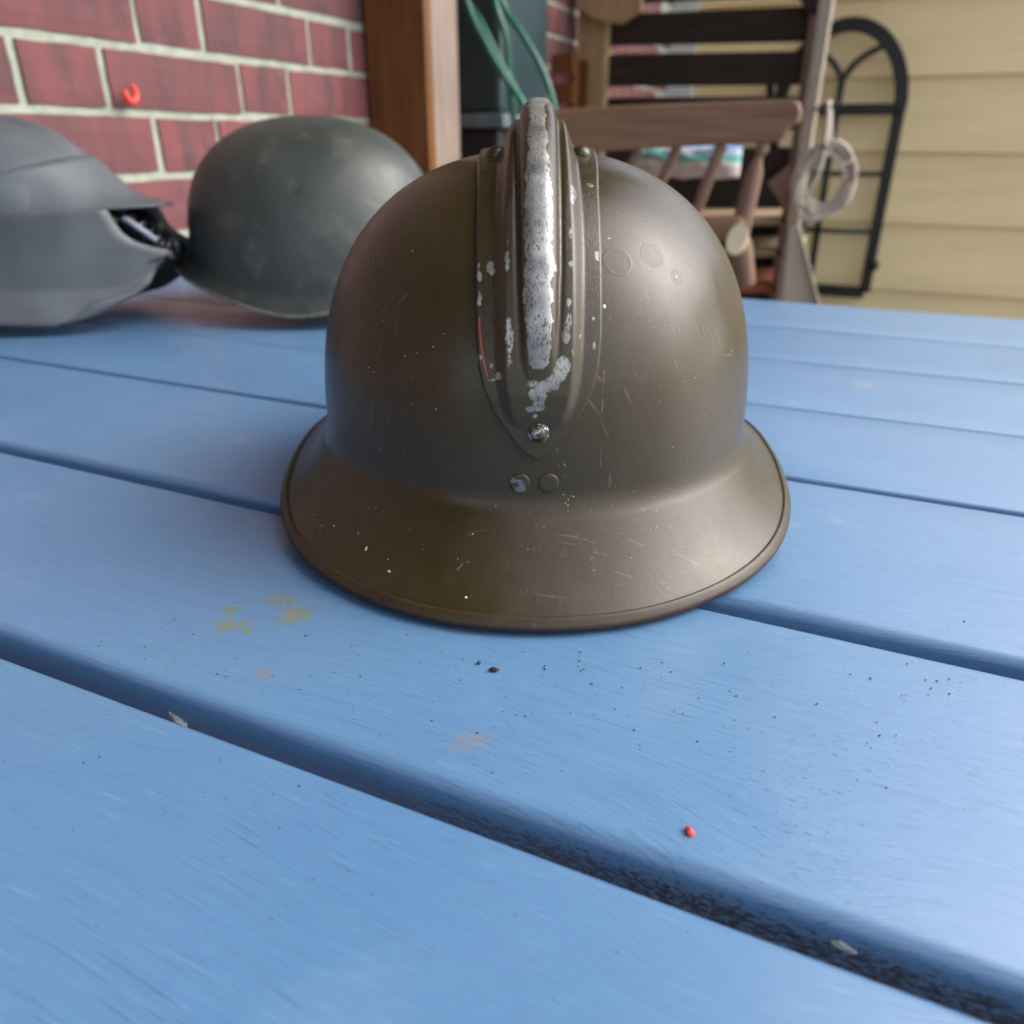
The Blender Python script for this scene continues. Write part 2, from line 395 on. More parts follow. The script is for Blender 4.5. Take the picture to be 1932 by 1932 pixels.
# ---- timber post beside the brick wall
px0, px1, py0, py1 = WX + .004, atY(805, 150, 1.213).x, 1.213, 1.325
print('post', px1)
wp_ = empty('timber_post', ((px0 + px1) / 2, (py0 + py1) / 2, GZ), label='square timber post with orange stained face standing against the brick wall', cat='post')
cx, cy = (px0 + px1) / 2, (py0 + py1) / 2
bm_obj('stained_face', box_bm(px0 - cx, px1 - cx, py0 - cy, py0 - cy + .022, 0, 1.37 - GZ, .002), M_POST_O, wp_, label='orange stained front board')
bm_obj('post_core', box_bm(px0 - cx, px1 - cx - .001, py0 - cy + .023, py1 - cy, 0, 1.37 - GZ, .003), M_POST_L, wp_, label='bare pale side timber')

# ---- unseen lean-to roof added for its shade (it darkens the brick wall side; its edge runs just left of the table middle)
RX0, RX1, RZ = WX - .05, .02, 1.38
rf_ = empty('added_shade_roof', (RX0, .5, RZ), label='unseen dark timber roof added to shade the brick wall side', cat='roof')
nb_ = 11
for i in range(nb_):
    y0 = -2.3 + i * (5.5 / nb_)
    bm_obj('shade_roof_board', box_bm(0, RX1 - RX0, y0 - .5, y0 - .5 + 5.5 / nb_ - .004, .0, .022, .002), M_SLAT, rf_)
bm_obj('shade_roof_fascia', box_bm(RX1 - RX0 + .002, RX1 - RX0 + .024, -2.8, 2.7, -.09, .04, .003), M_POST_O, rf_)

# ---- dark green tank behind the post
tk = empty('water_tank', (-.74, 1.60, GZ), label='dark green plastic tank with grey rim standing between the timber post and the green hose', cat='water tank')
tx1 = atY(945, 120, 1.50).x; zr = atY(920, 228, 1.50).z - GZ
bm_obj('tank_body', box_bm(WX + .01 + .74, tx1 + .74, -.10, .14, zr + .012, zr + .8, .012), M_TANK, tk)
bm_obj('tank_rim', box_bm(WX + .01 + .74, tx1 + .752, -.115, .15, zr - .012, zr + .012, .004), M_TANKRIM, tk)
bm_obj('tank_base', box_bm(WX + .012 + .74, tx1 + .735, -.10, .14, 0, zr - .012, .01), M_BLACK, tk)

# ---- small orange timber bracket seen over the chair, against the brick wall
cr = empty('plant_crate', (0, 0, 0), label='small orange brown wooden crate on the wall shelf left of the slatted bench', cat='crate')
p = atY(1062, 160, 2.05)
cr.location = p
for dz in (.045, -.02, -.075):
    bm_obj('slat', box_bm(-.075, .03, -.012, .0, dz - .022, dz + .022, .002), M_POST_O, cr)
for dx in (-.075, .02):
    bm_obj('corner_post', box_bm(dx, dx + .014, 0.001, .015, -.10, .07, .002), M_POST_O, cr)
bm_obj('side_panel', box_bm(-.075, .03, .10, .112, -.10, .06, .002), M_POST_O, cr)
cb = empty('wall_shelf', (p.x, p.y, p.z - .10), label='dark shelf carrying the orange brown crate beside the brick wall', cat='shelf')
bm_obj('shelf_board', box_bm(-.16, .035, -.02, .14, -.018, -.001, .002), M_SLAT, cb)
bm_obj('shelf_panel', box_bm(-.16, .035, .10, .12, -.6, -.019, .002), M_SLAT, cb)
bm_obj('leg', box_bm(-.15, -.12, -.01, .02, GZ - (p.z - .10), -.019, .002), M_SLAT, cb)
bm_obj('leg', box_bm(0, .03, -.01, .02, GZ - (p.z - .10), -.019, .002), M_SLAT, cb)

# ---- green garden hose
Yh = 1.42
strands = [[(858, -140), (880, 0), (918, 85), (955, 150), (995, 215), (1010, 330)],
           [(858, -140), (872, -20), (905, 40), (945, 120), (975, 175), (1004, 225), (1010, 330)],
           [(925, -140), (934, 0), (955, 70), (962, 150), (968, 215), (975, 330)],
           [(925, -140), (944, -5), (985, 65), (1020, 125), (1043, 190), (1050, 260), (1046, 330)]]
V = []; F = []
for i, st in enumerate(strands):
    v, f = tube(spline([atY(u, vv, Yh + .012 * i) for u, vv in st], 8), .0056 if i != 1 else .0066, 10); b = len(V); V += v; F += [tuple(b + q for q in g) for g in f]
hp = atY(890, -150, Yh)
v, f = tube(spline([atY(858, -140, Yh + .005), atY(875, -175, Yh + .01), atY(905, -175, Yh + .03), atY(925, -140, Yh + .03)], 8), .006, 10); b = len(V); V += v; F += [tuple(b + q for q in g) for g in f]
v, f = tube(spline([atY(1010, 330, Yh), atY(1000, 360, Yh), atY(975, 330, Yh + .03), ], 8), .006, 10); b = len(V); V += v; F += [tuple(b + q for q in g) for g in f]
v, f = tube(spline([atY(1046, 330, Yh + .036), atY(1030, 372, Yh), atY(1010, 330, Yh + .0)], 8), .006, 10); b = len(V); V += v; F += [tuple(b + q for q in g) for g in f]
mesh_obj('garden_hose', V, F, M_HOSE, smooth=True, label='dark green garden hose hanging in long loops above the brown helmet crest', cat='hose')
hk = empty('hose_hook', hp, label='small black iron hook holding up the green garden hose', cat='hook')
v, f = tube(spline([hp - hp + Vector(q) for q in ((WX - hp.x, 0, .05), (-.03, 0, .05), (0, 0, .02), (.02, 0, -.004), (.04, 0, .03))], 6), .004, 8)
mesh_obj('iron_rod', v, f, M_METAL, hk, smooth=True)

# ---- small red curl on the brick wall, left
rp = atX(246, 176, WX + .012)
v, f = tube([rp + Vector((0, math.cos(a) * .0075, math.sin(a) * .0085)) for a in [R(-200 + 14 * i) for i in range(20)]], [.0024 + .0016 * math.sin(i / 19 * math.pi) for i in range(20)], 8)
mesh_obj('wall_clip', v, f, M_RED, smooth=True, label='tiny bright red plastic clip on the brick wall at left', cat='clip')

# ---- slatted bench / potting rack at the end of the patio
YB = 2.2
bn = empty('slatted_rack', (atY(1320, 300, YB).x, YB, GZ), label='tall dark slatted wooden rack in front of the yellow siding', cat='rack'); B0 = Vector(bn.location)
def rel(o, P): o.location = -P; return o
def slat(u0, v0a, v0b, u1, v1a, v1b, mat, Y, dp=.022, nm='slat', **k):
    pts = [atY(u0, v0a, Y), atY(u1, v1a, Y), atY(u1, v1b, Y), atY(u0, v0b, Y)]
    return rel(bm_obj(nm, prism_bm(pts, dp, .003, 1), mat, bn, **k), B0)
def down(u, v, Y): p = atY(u, v, Y); return p
# uprights
pA0 = atY(1115, 0, YB - .03); pA0.z += .35; pA1 = atY(1115, 205, YB - .03); pA1 = Vector((pA0.x, pA1.y, GZ))
pA0.x = pA1.x = atY(1115, 120, YB - .03).x
rel(bm_obj('upright', bar_bm(pA0, pA1, .078, .045, .003), M_OLIVEWOOD, bn), B0)
xB = atY(1521, 250, YB - .04).x; tB = atY(1545, 60, YB - .04).z + .4
rel(bm_obj('upright', bar_bm((xB, YB - .04, tB), (xB, YB - .04, GZ), .030, .05, .003), M_GREYWOOD, bn), B0)
rel(bm_obj('upright_side', bar_bm((xB - .024, YB - .02, tB), (xB - .024, YB - .02, GZ), .016, .06, .002), M_CHAIRV, bn), B0)
slat(1135, -75, 8, 1548, -90, -12, M_SLAT, YB)
slat(1135, 28, 86, 1542, 10, 77, M_SLAT, YB)
slat(1135, 102, 163, 1534, 96, 159, M_SLAT, YB)
slat(1135, 184, 248, 1522, 181, 246, M_SLAT, YB)
slat(1135, 282, 345, 1512, 277, 343, M_SLAT, YB)
# short dark brace at upper left and upper right corners
rel(bm_obj('brace', prism_bm([atY(1088, -60, YB - .06), atY(1215, -60, YB - .06), atY(1208, 22, YB - .06), atY(1170, 46, YB - .06), atY(1120, 36, YB - .06), atY(1088, 14, YB - .06)], .02, .003), M_OLIVEWOOD, bn), B0)
rel(bm_obj('brace', prism_bm([atY(1500, -60, YB - .03), atY(1545, -60, YB - .03), atY(1542, 30, YB - .03), atY(1520, 20, YB - .03), atY(1505, -8, YB - .03)], .02, .003), M_SLAT, bn), B0)
rel(bm_obj('brace', prism_bm([atY(1448, 345, YB - .03), atY(1500, 300, YB - .03), atY(1508, 300, YB - .03), atY(1500, 408, YB - .03), atY(1488, 408, YB - .03)], .02, .003), M_CHAIRV, bn), B0)
rel(bm_obj('brace', prism_bm([atY(1446, 160, YB + .03), atY(1460, 160, YB + .03), atY(1460, 250, YB + .03), atY(1446, 250, YB + .03)], .03, .003), M_SLAT, bn), B0)
for (va, vb) in ((409, 425), (469, 485)):
    slat(1140, va + 3, vb + 3, 1500, va, vb, M_SLATEDGE, YB - .02, .34, 'shelf_board')
slat(1140, 537, 556, 1500, 535, 553, M_TERRA, YB - .02, .34, 'shelf_board')
slat(1140, 700, 720, 1500, 700, 720, M_SLATEDGE, YB - .02, .34, 'shelf_board')
for uu in (1140, 1478):
    q = atY(uu, 420, YB + .3)
    rel(bm_obj('upright', bar_bm((q.x, YB + .3, q.z + .1), (q.x, YB + .3, GZ), .04, .04, .002), M_SLAT, bn), B0)
# black box added for the dark void behind the rack shelves
sb = empty('dark_void_box', (atY(1330, 450, YB + .05).x, YB + .18, atY(1330, 409, YB).z), label='black box added for the dark void low in the slatted rack', cat='box')
bx0 = atY(1155, 420, YB + .03).x - sb.location.x; bx1 = atY(1492, 420, YB + .03).x - sb.location.x
bm_obj('box_body', box_bm(bx0, bx1, .14, .40, GZ - sb.location.z + .01, .11, .01), M_BLACK, sb)
bm_obj('lid', box_bm(bx0 - .006, bx1 + .006, .13, .41, .112, .13, .005), M_BLACK, sb)
# white bottles of the gap between slats: a small pot on the second slat
# ---- pale board leaning at the foot of the rack
lb = bm_obj('leaning_board', prism_bm([atY(1470, 640, YB - .12), atY(1488, 430, YB - .06), atY(1508, 425, YB - .06), atY(1545, 570, YB - .12), atY(1555, 640, YB - .12)], .015, .002), M_PALE)
tag(lb, 'pale grey board leaning at the foot of the grey rack upright', 'board')

# ---- arched black iron trellis on the siding
YT = 3.19
tr = empty('garden_arch_trellis', atY(1572, 560, YT), label='black iron window shaped trellis with pointed tracery against the yellow siding', cat='trellis'); T0 = Vector(tr.location)
cxT = atY(1580, 205, YT).x; zS = atY(1600, 207, YT).z; hw = atY(1697, 207, YT).x - cxT; hA = atY(1605, 46, YT).z - zS; zBt = atY(1600, 550, YT).z
def mb(name, pts, r, closed=False, flat=None):
    v, f = tube(pts, r, 8, closed)
    o = mesh_obj(name, v, f, M_METAL, tr, smooth=True); o.location = -T0; return o
arch = [Vector((cxT + hw * math.cos(a), YT, zS + hA * math.sin(a))) for a in [math.pi * i / 40 for i in range(41)]]
def sq(name, p0, p1, wd, dp=.02): o = bm_obj(name, bar_bm(p0, p1, wd, dp, .003), M_METAL, tr); o.location = -T0 - Vector((0, dp / 2, 0)); return o
V = []; F = []
for i, p in enumerate(arch):
    a = math.pi * i / 40; nrm_ = Vector((math.cos(a), 0, math.sin(a)))
    for s, d in ((-1, -1), (1, -1), (1, 1), (-1, 1)): V.append(p + nrm_ * .021 * s + Vector((0, .012 * d, 0)))
for i in range(40):
    for k in range(4): F.append((i * 4 + k, i * 4 + (k + 1) % 4, i * 4 + 4 + (k + 1) % 4, i * 4 + 4 + k))
o = mesh_obj('arch_frame', V, F, M_METAL, tr); o.location = -T0
sq('side_bar', Vector((cxT - hw, YT, zS)), Vector((cxT - hw, YT, zBt)), .038)
sq('side_bar', Vector((cxT + hw, YT, zS)), Vector((cxT + hw, YT, zBt)), .038)
sq('cross_bar', Vector((cxT - hw, YT, zS)), Vector((cxT + hw, YT, zS)), .036)
sq('bottom_bar', Vector((cxT - hw, YT, zBt)), Vector((cxT + hw, YT, zBt)), .042)
for vv in (328, 437):
    z = atY(1620, vv, YT).z; mb('thin_bar', [Vector((cxT - hw, YT, z)), Vector((cxT + hw, YT, z))], .009)
zj = atY(1580, 150, YT).z
mb('centre_bar', [Vector((cxT, YT, zBt)), Vector((cxT, YT, zj))], .012)
for s in (-1, 1):
    e = Vector((cxT + s * hw * .62, YT, zS + hA * .76))
    mb('tracery', spline([Vector((cxT, YT, zj)), Vector((cxT + s * hw * .16, YT, zj + (e.z - zj) * .45)), Vector((cxT + s * hw * .36, YT, zj + (e.z - zj) * .75)), e], 6), .0105)
v, f = lathe([(0.0001, .02), (.012, .017), (.018, 0), (.012, -.017), (0.0001, -.02)], 14)
o = mesh_obj('knob', v, f, M_METAL, tr, smooth=True); o.location = Vector((cxT + hw + .016, YT - .01, atY(1650, 500, YT).z)) - T0

# ---- rope coil hanging on the trellis
YR = 2.06; rc = atY(1554, 342, YR); rw = atY(1610, 342, YR).x - rc.x; rh = rc.z - atY(1560, 412, YR).z
pts = []
N = 46
for i in range(N * 12):
    a = 2 * math.pi * i / N; k = i / N
    jr = noise.noise(Vector((k * 1.7, math.cos(a), math.sin(a))))
    lane = (k * .618) % 1.0; rr_ = .66 + .42 * lane + .13 * jr
    pts.append(rc + Vector((math.cos(a) * rw * rr_, (((k * .381) % 1.0) - .5) * .035, math.sin(a) * rh * (rr_ + .05 * noise.noise(Vector((3 + k, math.cos(a), math.sin(a))))) - .006 * jr)))
V, F = tube(pts, .0034, 6)
pg = atY(1563, 203, YR + .01)
hook = [rc + Vector((-.004, -.015, rh * .9)), atY(1558, 262, YR - .005), atY(1562, 225, YR), pg + Vector((0, -.009, .004)), pg + Vector((0, .0, .010)), pg + Vector((.002, .010, .002)), atY(1566, 250, YR + .02), atY(1560, 280, YR + .02)]
v, f = tube(spline(hook, 8), .0052, 8); b = len(V); V += v; F += [tuple(b + q for q in g) for g in f]
v, f = tube(spline([rc + Vector((-rw * .1, -.02, rh * .8)), rc + Vector((-.012, -.03, rh * .2)), rc + Vector((-.028, -.028, -rh * .35)), rc + Vector((-.018, -.02, -rh * .8))], 8), .0045, 8); b = len(V); V += v; F += [tuple(b + q for q in g) for g in f]
v, f = tube([Vector((xB + .01, YB - .03, pg.z)), Vector((pg.x - .004, pg.y, pg.z + .001)), Vector((pg.x + .010, pg.y, pg.z + .002)), Vector((pg.x + .014, pg.y, pg.z + .012))], .004, 8)
o = mesh_obj('peg', v, f, M_METAL, bn, smooth=True); o.location = -B0
mesh_obj('rope_coil', V, F, M_ROPE, smooth=True, label='coil of pale cotton rope hanging beside the grey rack upright', cat='rope')

# ---- wooden chair behind the table
YC = 1.40
ch = empty('wooden_chair', (atY(1290, 300, YC).x, YC, GZ), label='weathered wooden chair with thick top rail and leaning spindles behind the table', cat='chair'); C0 = Vector(ch.location)
rel(bm_obj('top_rail', prism_bm([atY(u, v, YC) for u, v in ((1035, 208), (1180, 199), (1350, 192), (1495, 187), (1508, 193), (1511, 212), (1506, 232), (1490, 238), (1478, 260), (1462, 268), (1330, 275), (1120, 287), (1035, 293))], .026, .005), M_CHAIR, ch), C0)
for pts_, rr in (([(1207, 284), (1170, 345), (1120, 440)], .0085), ([(1278, 276), (1247, 345), (1190, 455)], .0085), ([(1362, 272), (1334, 345), (1305, 422)], .0095)):
    P3 = [atY(u, v, YC + .013) for u, v in pts_]; v, f = tube(spline(P3, 6), rr, 12)
    rel(mesh_obj('spindle', v, f, M_CHAIRV, ch, smooth=True), C0)
P3 = [atY(u, v, YC + .013) for u, v in ((1441, 270), (1437, 283), (1434, 292), (1430, 300), (1424, 325), (1412, 370), (1398, 430), (1388, 470))]
v, f = tube(P3, [.009, .0115, .006, .0075, .0135, .0155, .0165, .0165], 14); rel(mesh_obj('turned_spindle', v, f, M_CHAIRV, ch, smooth=True), C0)
P3 = [atY(u, v, YC + .013) for u, v in ((1290, 440), (1300, 412), (1345, 406), (1400, 408))]
zt = atY(1350, 408, YC - .02).z; xa = atY(1080, 408, YC - .02).x; xb = atY(1418, 408, YC - .02).x
rel(bm_obj('seat', box_bm(xa, xb, YC - .30, YC + .05, zt - .045, zt, .012), M_CHAIR, ch), C0) if False else None
rel(bm_obj('seat_rail', box_bm(xa, xb - .012, YC - .015, YC + .045, zt - .04, zt, .012), M_CHAIR, ch), C0)
rel(bm_obj('seat', box_bm(xa - .02, xb + .0, YC + .05, YC + .42, zt - .35, zt - .315, .01), M_CHAIR, ch), C0)
pa = atY(1394, 452, YC - .03); pb = atY(1406, 535, YC - .01)
ax = (pb - pa).normalized()
v, f = tube([pa, pa + ax * .02, pb], [.0185, .0195, .017], 16, cap=False); rel(mesh_obj('arm_end', v, f, M_CHAIRV, ch, smooth=True), C0)
nrm_ = Vector((-.10, -.85, .5)).normalized(); s1 = nrm_.cross(Vector((0, 0, 1))).normalized(); s2 = nrm_.cross(s1)
V = [pa + Vector((0, -.012, 0)) + s1 * (.0165 * math.cos(a)) + s2 * (.026 * math.sin(a)) + nrm_ * (.006 if j else 0) for j in (0, 1) for a in [2 * math.pi * i / 20 for i in range(20)]]
F = [tuple(range(20, 40))] + [(i, (i + 1) % 20, 20 + (i + 1) % 20, 20 + i) for i in range(20)] + [tuple(range(19, -1, -1))]
rel(mesh_obj('arm_cap', V, F, M_CREAM, ch, label='pale sawn end of the chair arm'), C0)
for (lx, ly, t) in ((xa, YC, zt), (xb - .03, YC, zt - .12), (xa, YC + .38, zt - .32), (xb - .03, YC + .38, zt - .32)):
    rel(bm_obj('leg', box_bm(lx, lx + .035, ly, ly + .035, GZ + .03, t - .042, .004), M_CHAIRV, ch), C0)
# ---- striped cushion behind the spindles
def cushion_mat():
    k = NT('striped cushion cloth'); v = k.coord(); n = k.noise(v, 14, 3, .5, 0, 0)
    s = k.n('ShaderNodeSeparateXYZ'); k.L(v, s.inputs[0]); z = k.math('ADD', s.outputs[2], k.math('MULTIPLY', k.math('SUBTRACT', n, .5), .03))
    c = k.mix(k.mapr(z, .004, .008), (.50, .47, .45), (.10, .38, .34)); c = k.mix(k.mapr(z, .015, .018), c, (.45, .50, .58))
    c = k.mix(k.math('MULTIPLY', k.mapr(z, .024, .027), k.mapr(n, .45, .5)), c, (.12, .25, .50)); c = k.mix(k.mapr(z, .034, .037), c, (.5, .5, .52))
    return k.set(c, .9, 0, .2, k.bump(n, .5, .01))
cq = atY(1292, 305, 1.56); cw = (atY(1395, 305, 1.56).x - atY(1188, 305, 1.56).x) / 2; chh = (atY(1292, 262, 1.56).z - atY(1292, 330, 1.56).z) / 2
V = []; F = []; NU, NV = 40, 24
for j in range(NV + 1):
    for i in range(NU + 1):
        a = -1 + 2 * i / NU; b = -1 + 2 * j / NV
        th = (1 - abs(a) ** 4) ** .5 * (1 - abs(b) ** 3) ** .5
        V.append(Vector((a * cw, -.035 * th + noise.noise(Vector((a * 4, b * 3, 1))) * .008 * th, b * chh * (1 - .12 * abs(math.sin(a * 5))))))
nb = len(V)
for j in range(NV + 1):
    for i in range(NU + 1): q = V[j * (NU + 1) + i]; V.append(Vector((q.x, -q.y * .8 + .0005, q.z)))
for s0, fl in ((0, False), (nb, True)):
    for j in range(NV):
        for i in range(NU):
            a = s0 + j * (NU + 1) + i; q = (a, a + 1, a + NU + 2, a + NU + 1); F.append(q[::-1] if fl else q)
cu = mesh_obj('cushion', V, F, cushion_mat(), smooth=True, label='off white cushion with teal and blue stripes behind the chair spindles', cat='cushion'); cu.location = cq

# ================================================================== TABLE
TX0, TX1 = -0.775, 1.15
tb = empty('garden_table', (.2, .37, GZ), label='blue painted plank table carrying three helmets', cat='table'); T = Vector(tb.location)
rows = [(-.238, -.123), (-.115, -.001), (.0075, .1215), (.1305, .2447), (.2535, .3788), (.3816, .4945), (.4965, .6150), (.6166, .7350), (.7364, .866)]
def plank(y0, y1, seed):
    r = .0042 if y0 < .3 else .0016; th = .024; prof = []
    def arc(cy, cz, a0, a1):
        for i in range(6):
            a = R(a0 + (a1 - a0) * i / 5); prof.append((cy + r * math.cos(a), cz + r * math.sin(a)))
    arc(y1 - r, -r, 0, 90); arc(y0 + r, -r, 90, 180); arc(y0 + r, -th + r, 180, 270); arc(y1 - r, -th + r, 270, 360)
    # extra points across the top for a slight cup
    top = [(y0 + r + (y1 - y0 - 2 * r) * t, 0) for t in (.8, .6, .4, .2)]
    prof = prof[:6] + top + prof[6:]
    nx = 120; n = len(prof); V = []; F = []
    for i in range(nx + 1):
        x = TX0 + (TX1 - TX0) * i / nx
        for (y, z) in prof:
            dz = noise.noise(Vector((x * 3, seed * 7.1, y * 8))) * .0005 if z > -.001 else 0
            dy = noise.noise(Vector((x * 6, seed * 3.3, 5 if y > (y0 + y1) / 2 else 9))) * .0005
            V.append(Vector((x, y + dy, z + min(dz, 0.0003))))
    for i in range(nx):
        for k in range(n): F.append((i * n + k, i * n + (k + 1) % n, (i + 1) * n + (k + 1) % n, (i + 1) * n + k))
    F.append(tuple(range(n))); F.append(tuple(nx * n + k for k in range(n))[::-1])
    o = mesh_obj('plank', V, F, M_BLUE, tb, smooth=True); o.location = -T
    me = o.data
    return o
for i, (a, b) in enumerate(rows): plank(a, b, i)
for x in (TX0 + .12, .2, TX1 - .16):
    rel(bm_obj('cross_batten', box_bm(x, x + .06, -.22, .85, -.05, -.0245, .003), M_FRAME, tb), T)
for y in (-.18, .80): rel(bm_obj('apron', box_bm(TX0 + .06, TX1 - .06, y, y + .022, -.13, -.0505, .003), M_FRAME, tb), T)
for x in (TX0 + .09, TX1 - .15):
    for y in (-.155, .737): rel(bm_obj('leg', box_bm(x, x + .06, y, y + .06, GZ + .03, -.0515, .004), M_FRAME, tb), T)

# ================================================================== MAIN HELMET
HA = R(24 - 1.74); HX = Vector((math.cos(HA), math.sin(HA), 0)); HY = Vector((-math.sin(HA), math.cos(HA), 0)); HD = .3516
HO = HY * HD
def to_h(P): P = Vector(P); return Vector((P.dot(HX), P.dot(HY) - HD, P.z))
def to_w(q): return HX * q[0] + HY * (q[1] + HD) + Vector((0, 0, q[2]))
A_, BF, BR, HH, PP, QQ, Z0 = .0946, .1051, .1125, .1128, 2.677, 2.2377, .036
def outline(th):
    c, s = math.cos(th), math.sin(th); b = BF if s < 0 else BR
    return (abs(c / A_) ** 2.1 + abs(s / b) ** 2.1) ** (-1 / 2.1)
# rim radius by angle: 90 = front (local -y), 0 = side, -90 = rear
RIM = [(-90, .142), (-70, .141), (-50, .1375), (-24, .1275), (-5, .1182), (10, .1168), (23, .1203), (38, .1258), (49, .1288), (60, .1310), (71, .1335), (82, .1346), (90, .1347)]
def rim_r(th):
    d = -math.degrees(math.asin(math.sin(th)))     # front positive
    acc = 0; wt = 0
    for k in range(-4, 5):
        e = max(-90, min(90, d + k * 2.5)); e = d + k * 2.5
        if e > 90: e = 180 - e
        if e < -90: e = -180 - e
        wk = math.exp(-(k / 2.5) ** 2); acc += lerp_tab(RIM, e) * wk; wt += wk
    return acc / wt
def rim_z(y):    # local y
    return .0032 + .0100 * sstep(.2170 - HD, .3470 - HD, y) - .007 * sstep(.06, .14, y)
def shell_profile(th):
    """list of (r, z) from the apex down and out to the rim"""
    ro = outline(th); c, s = math.cos(th), math.sin(th); out = []
    sf = .048
    n1 = 110
    for i in range(n1 + 1):
        t = i / n1; S = 1 - (1 - sf) * (math.sin(t * math.pi / 2) ** 1.35 if t > 0 else 0)
        S = 1 - (1 - sf) * (t ** 1.9)
        g = max(0, 1 - S ** PP) ** (1 / QQ)
        out.append((max(ro * g, 1e-5), Z0 + HH * S))
    rr = rim_r(th); zr_ = rim_z(rr * s)
    P0 = out[-1]; dv = Vector((rr - ro, zr_ - (Z0 - .001))); Ld = dv.length; d = dv / Ld
    P1 = (ro + .0001, Z0 - .0005); P2 = (P1[0] + d.x * .0050, P1[1] + d.y * .0050)
    for i in range(1, 13):
        t = i / 12; out.append(tuple((1 - t) ** 2 * a + 2 * t * (1 - t) * b + t * t * e for a, b, e in zip(P0, P1, P2)))
    n2 = 34; nx_, nz_ = -d.y, d.x      # outward/up normal of the brim
    for i in range(1, n2 + 1):
        t = i / n2; q = (P2[0] + (rr - P2[0]) * t, P2[1] + (zr_ - P2[1]) * t)
        sag = -.0011 * math.sin(math.pi * t) ; out.append((q[0] + nx_ * sag, q[1] + nz_ * sag))
    return out
NTH = 320
Vh = []; Fh = []; prof0 = None
for k in range(NTH):
    th = 2 * math.pi * k / NTH; pr = shell_profile(th); np_ = len(pr)
    for (r, z) in pr:
        x, y = r * math.cos(th), r * math.sin(th)
        Vh.append(Vector((x, y, z)))
for k in range(NTH):
    k2 = (k + 1) % NTH
    for i in range(np_ - 1): Fh.append((k * np_ + i, k * np_ + i + 1, k2 * np_ + i + 1, k2 * np_ + i))
bvh = BVHTree.FromPolygons(Vh, Fh)
def hit(u, v):
    d = ray(u, v).normalized(); o = to_h(CAM); q = to_h(CAM + d); dd = (q - o).normalized()
    r = bvh.ray_cast(o, dd); return r[0], r[1]
# dents in the shell (right flank), gentle
dents = []
for u, v, rad, dep in ((1385, 560, .014, .0016), (1345, 620, .013, .0011), (1372, 505, .010, -.0006), (1330, 700, .016, .0007), (760, 560, .02, .0004), (1240, 420, .02, -.0003)):
    p, nn_ = hit(u, v)
    if p: dents.append((p, rad, dep))
for v_ in Vh:
    if v_.z < .04: continue
    for p, rad, dep in dents:
        d = (v_ - p).length
        if d < rad * 2.5:
            nn_ = Vector((v_.x / A_ ** 2, v_.y / BF ** 2, max(v_.z - .045, 0) / .1 ** 2)).normalized()
            v_ -= nn_ * dep * math.exp(-(d / rad) ** 2)

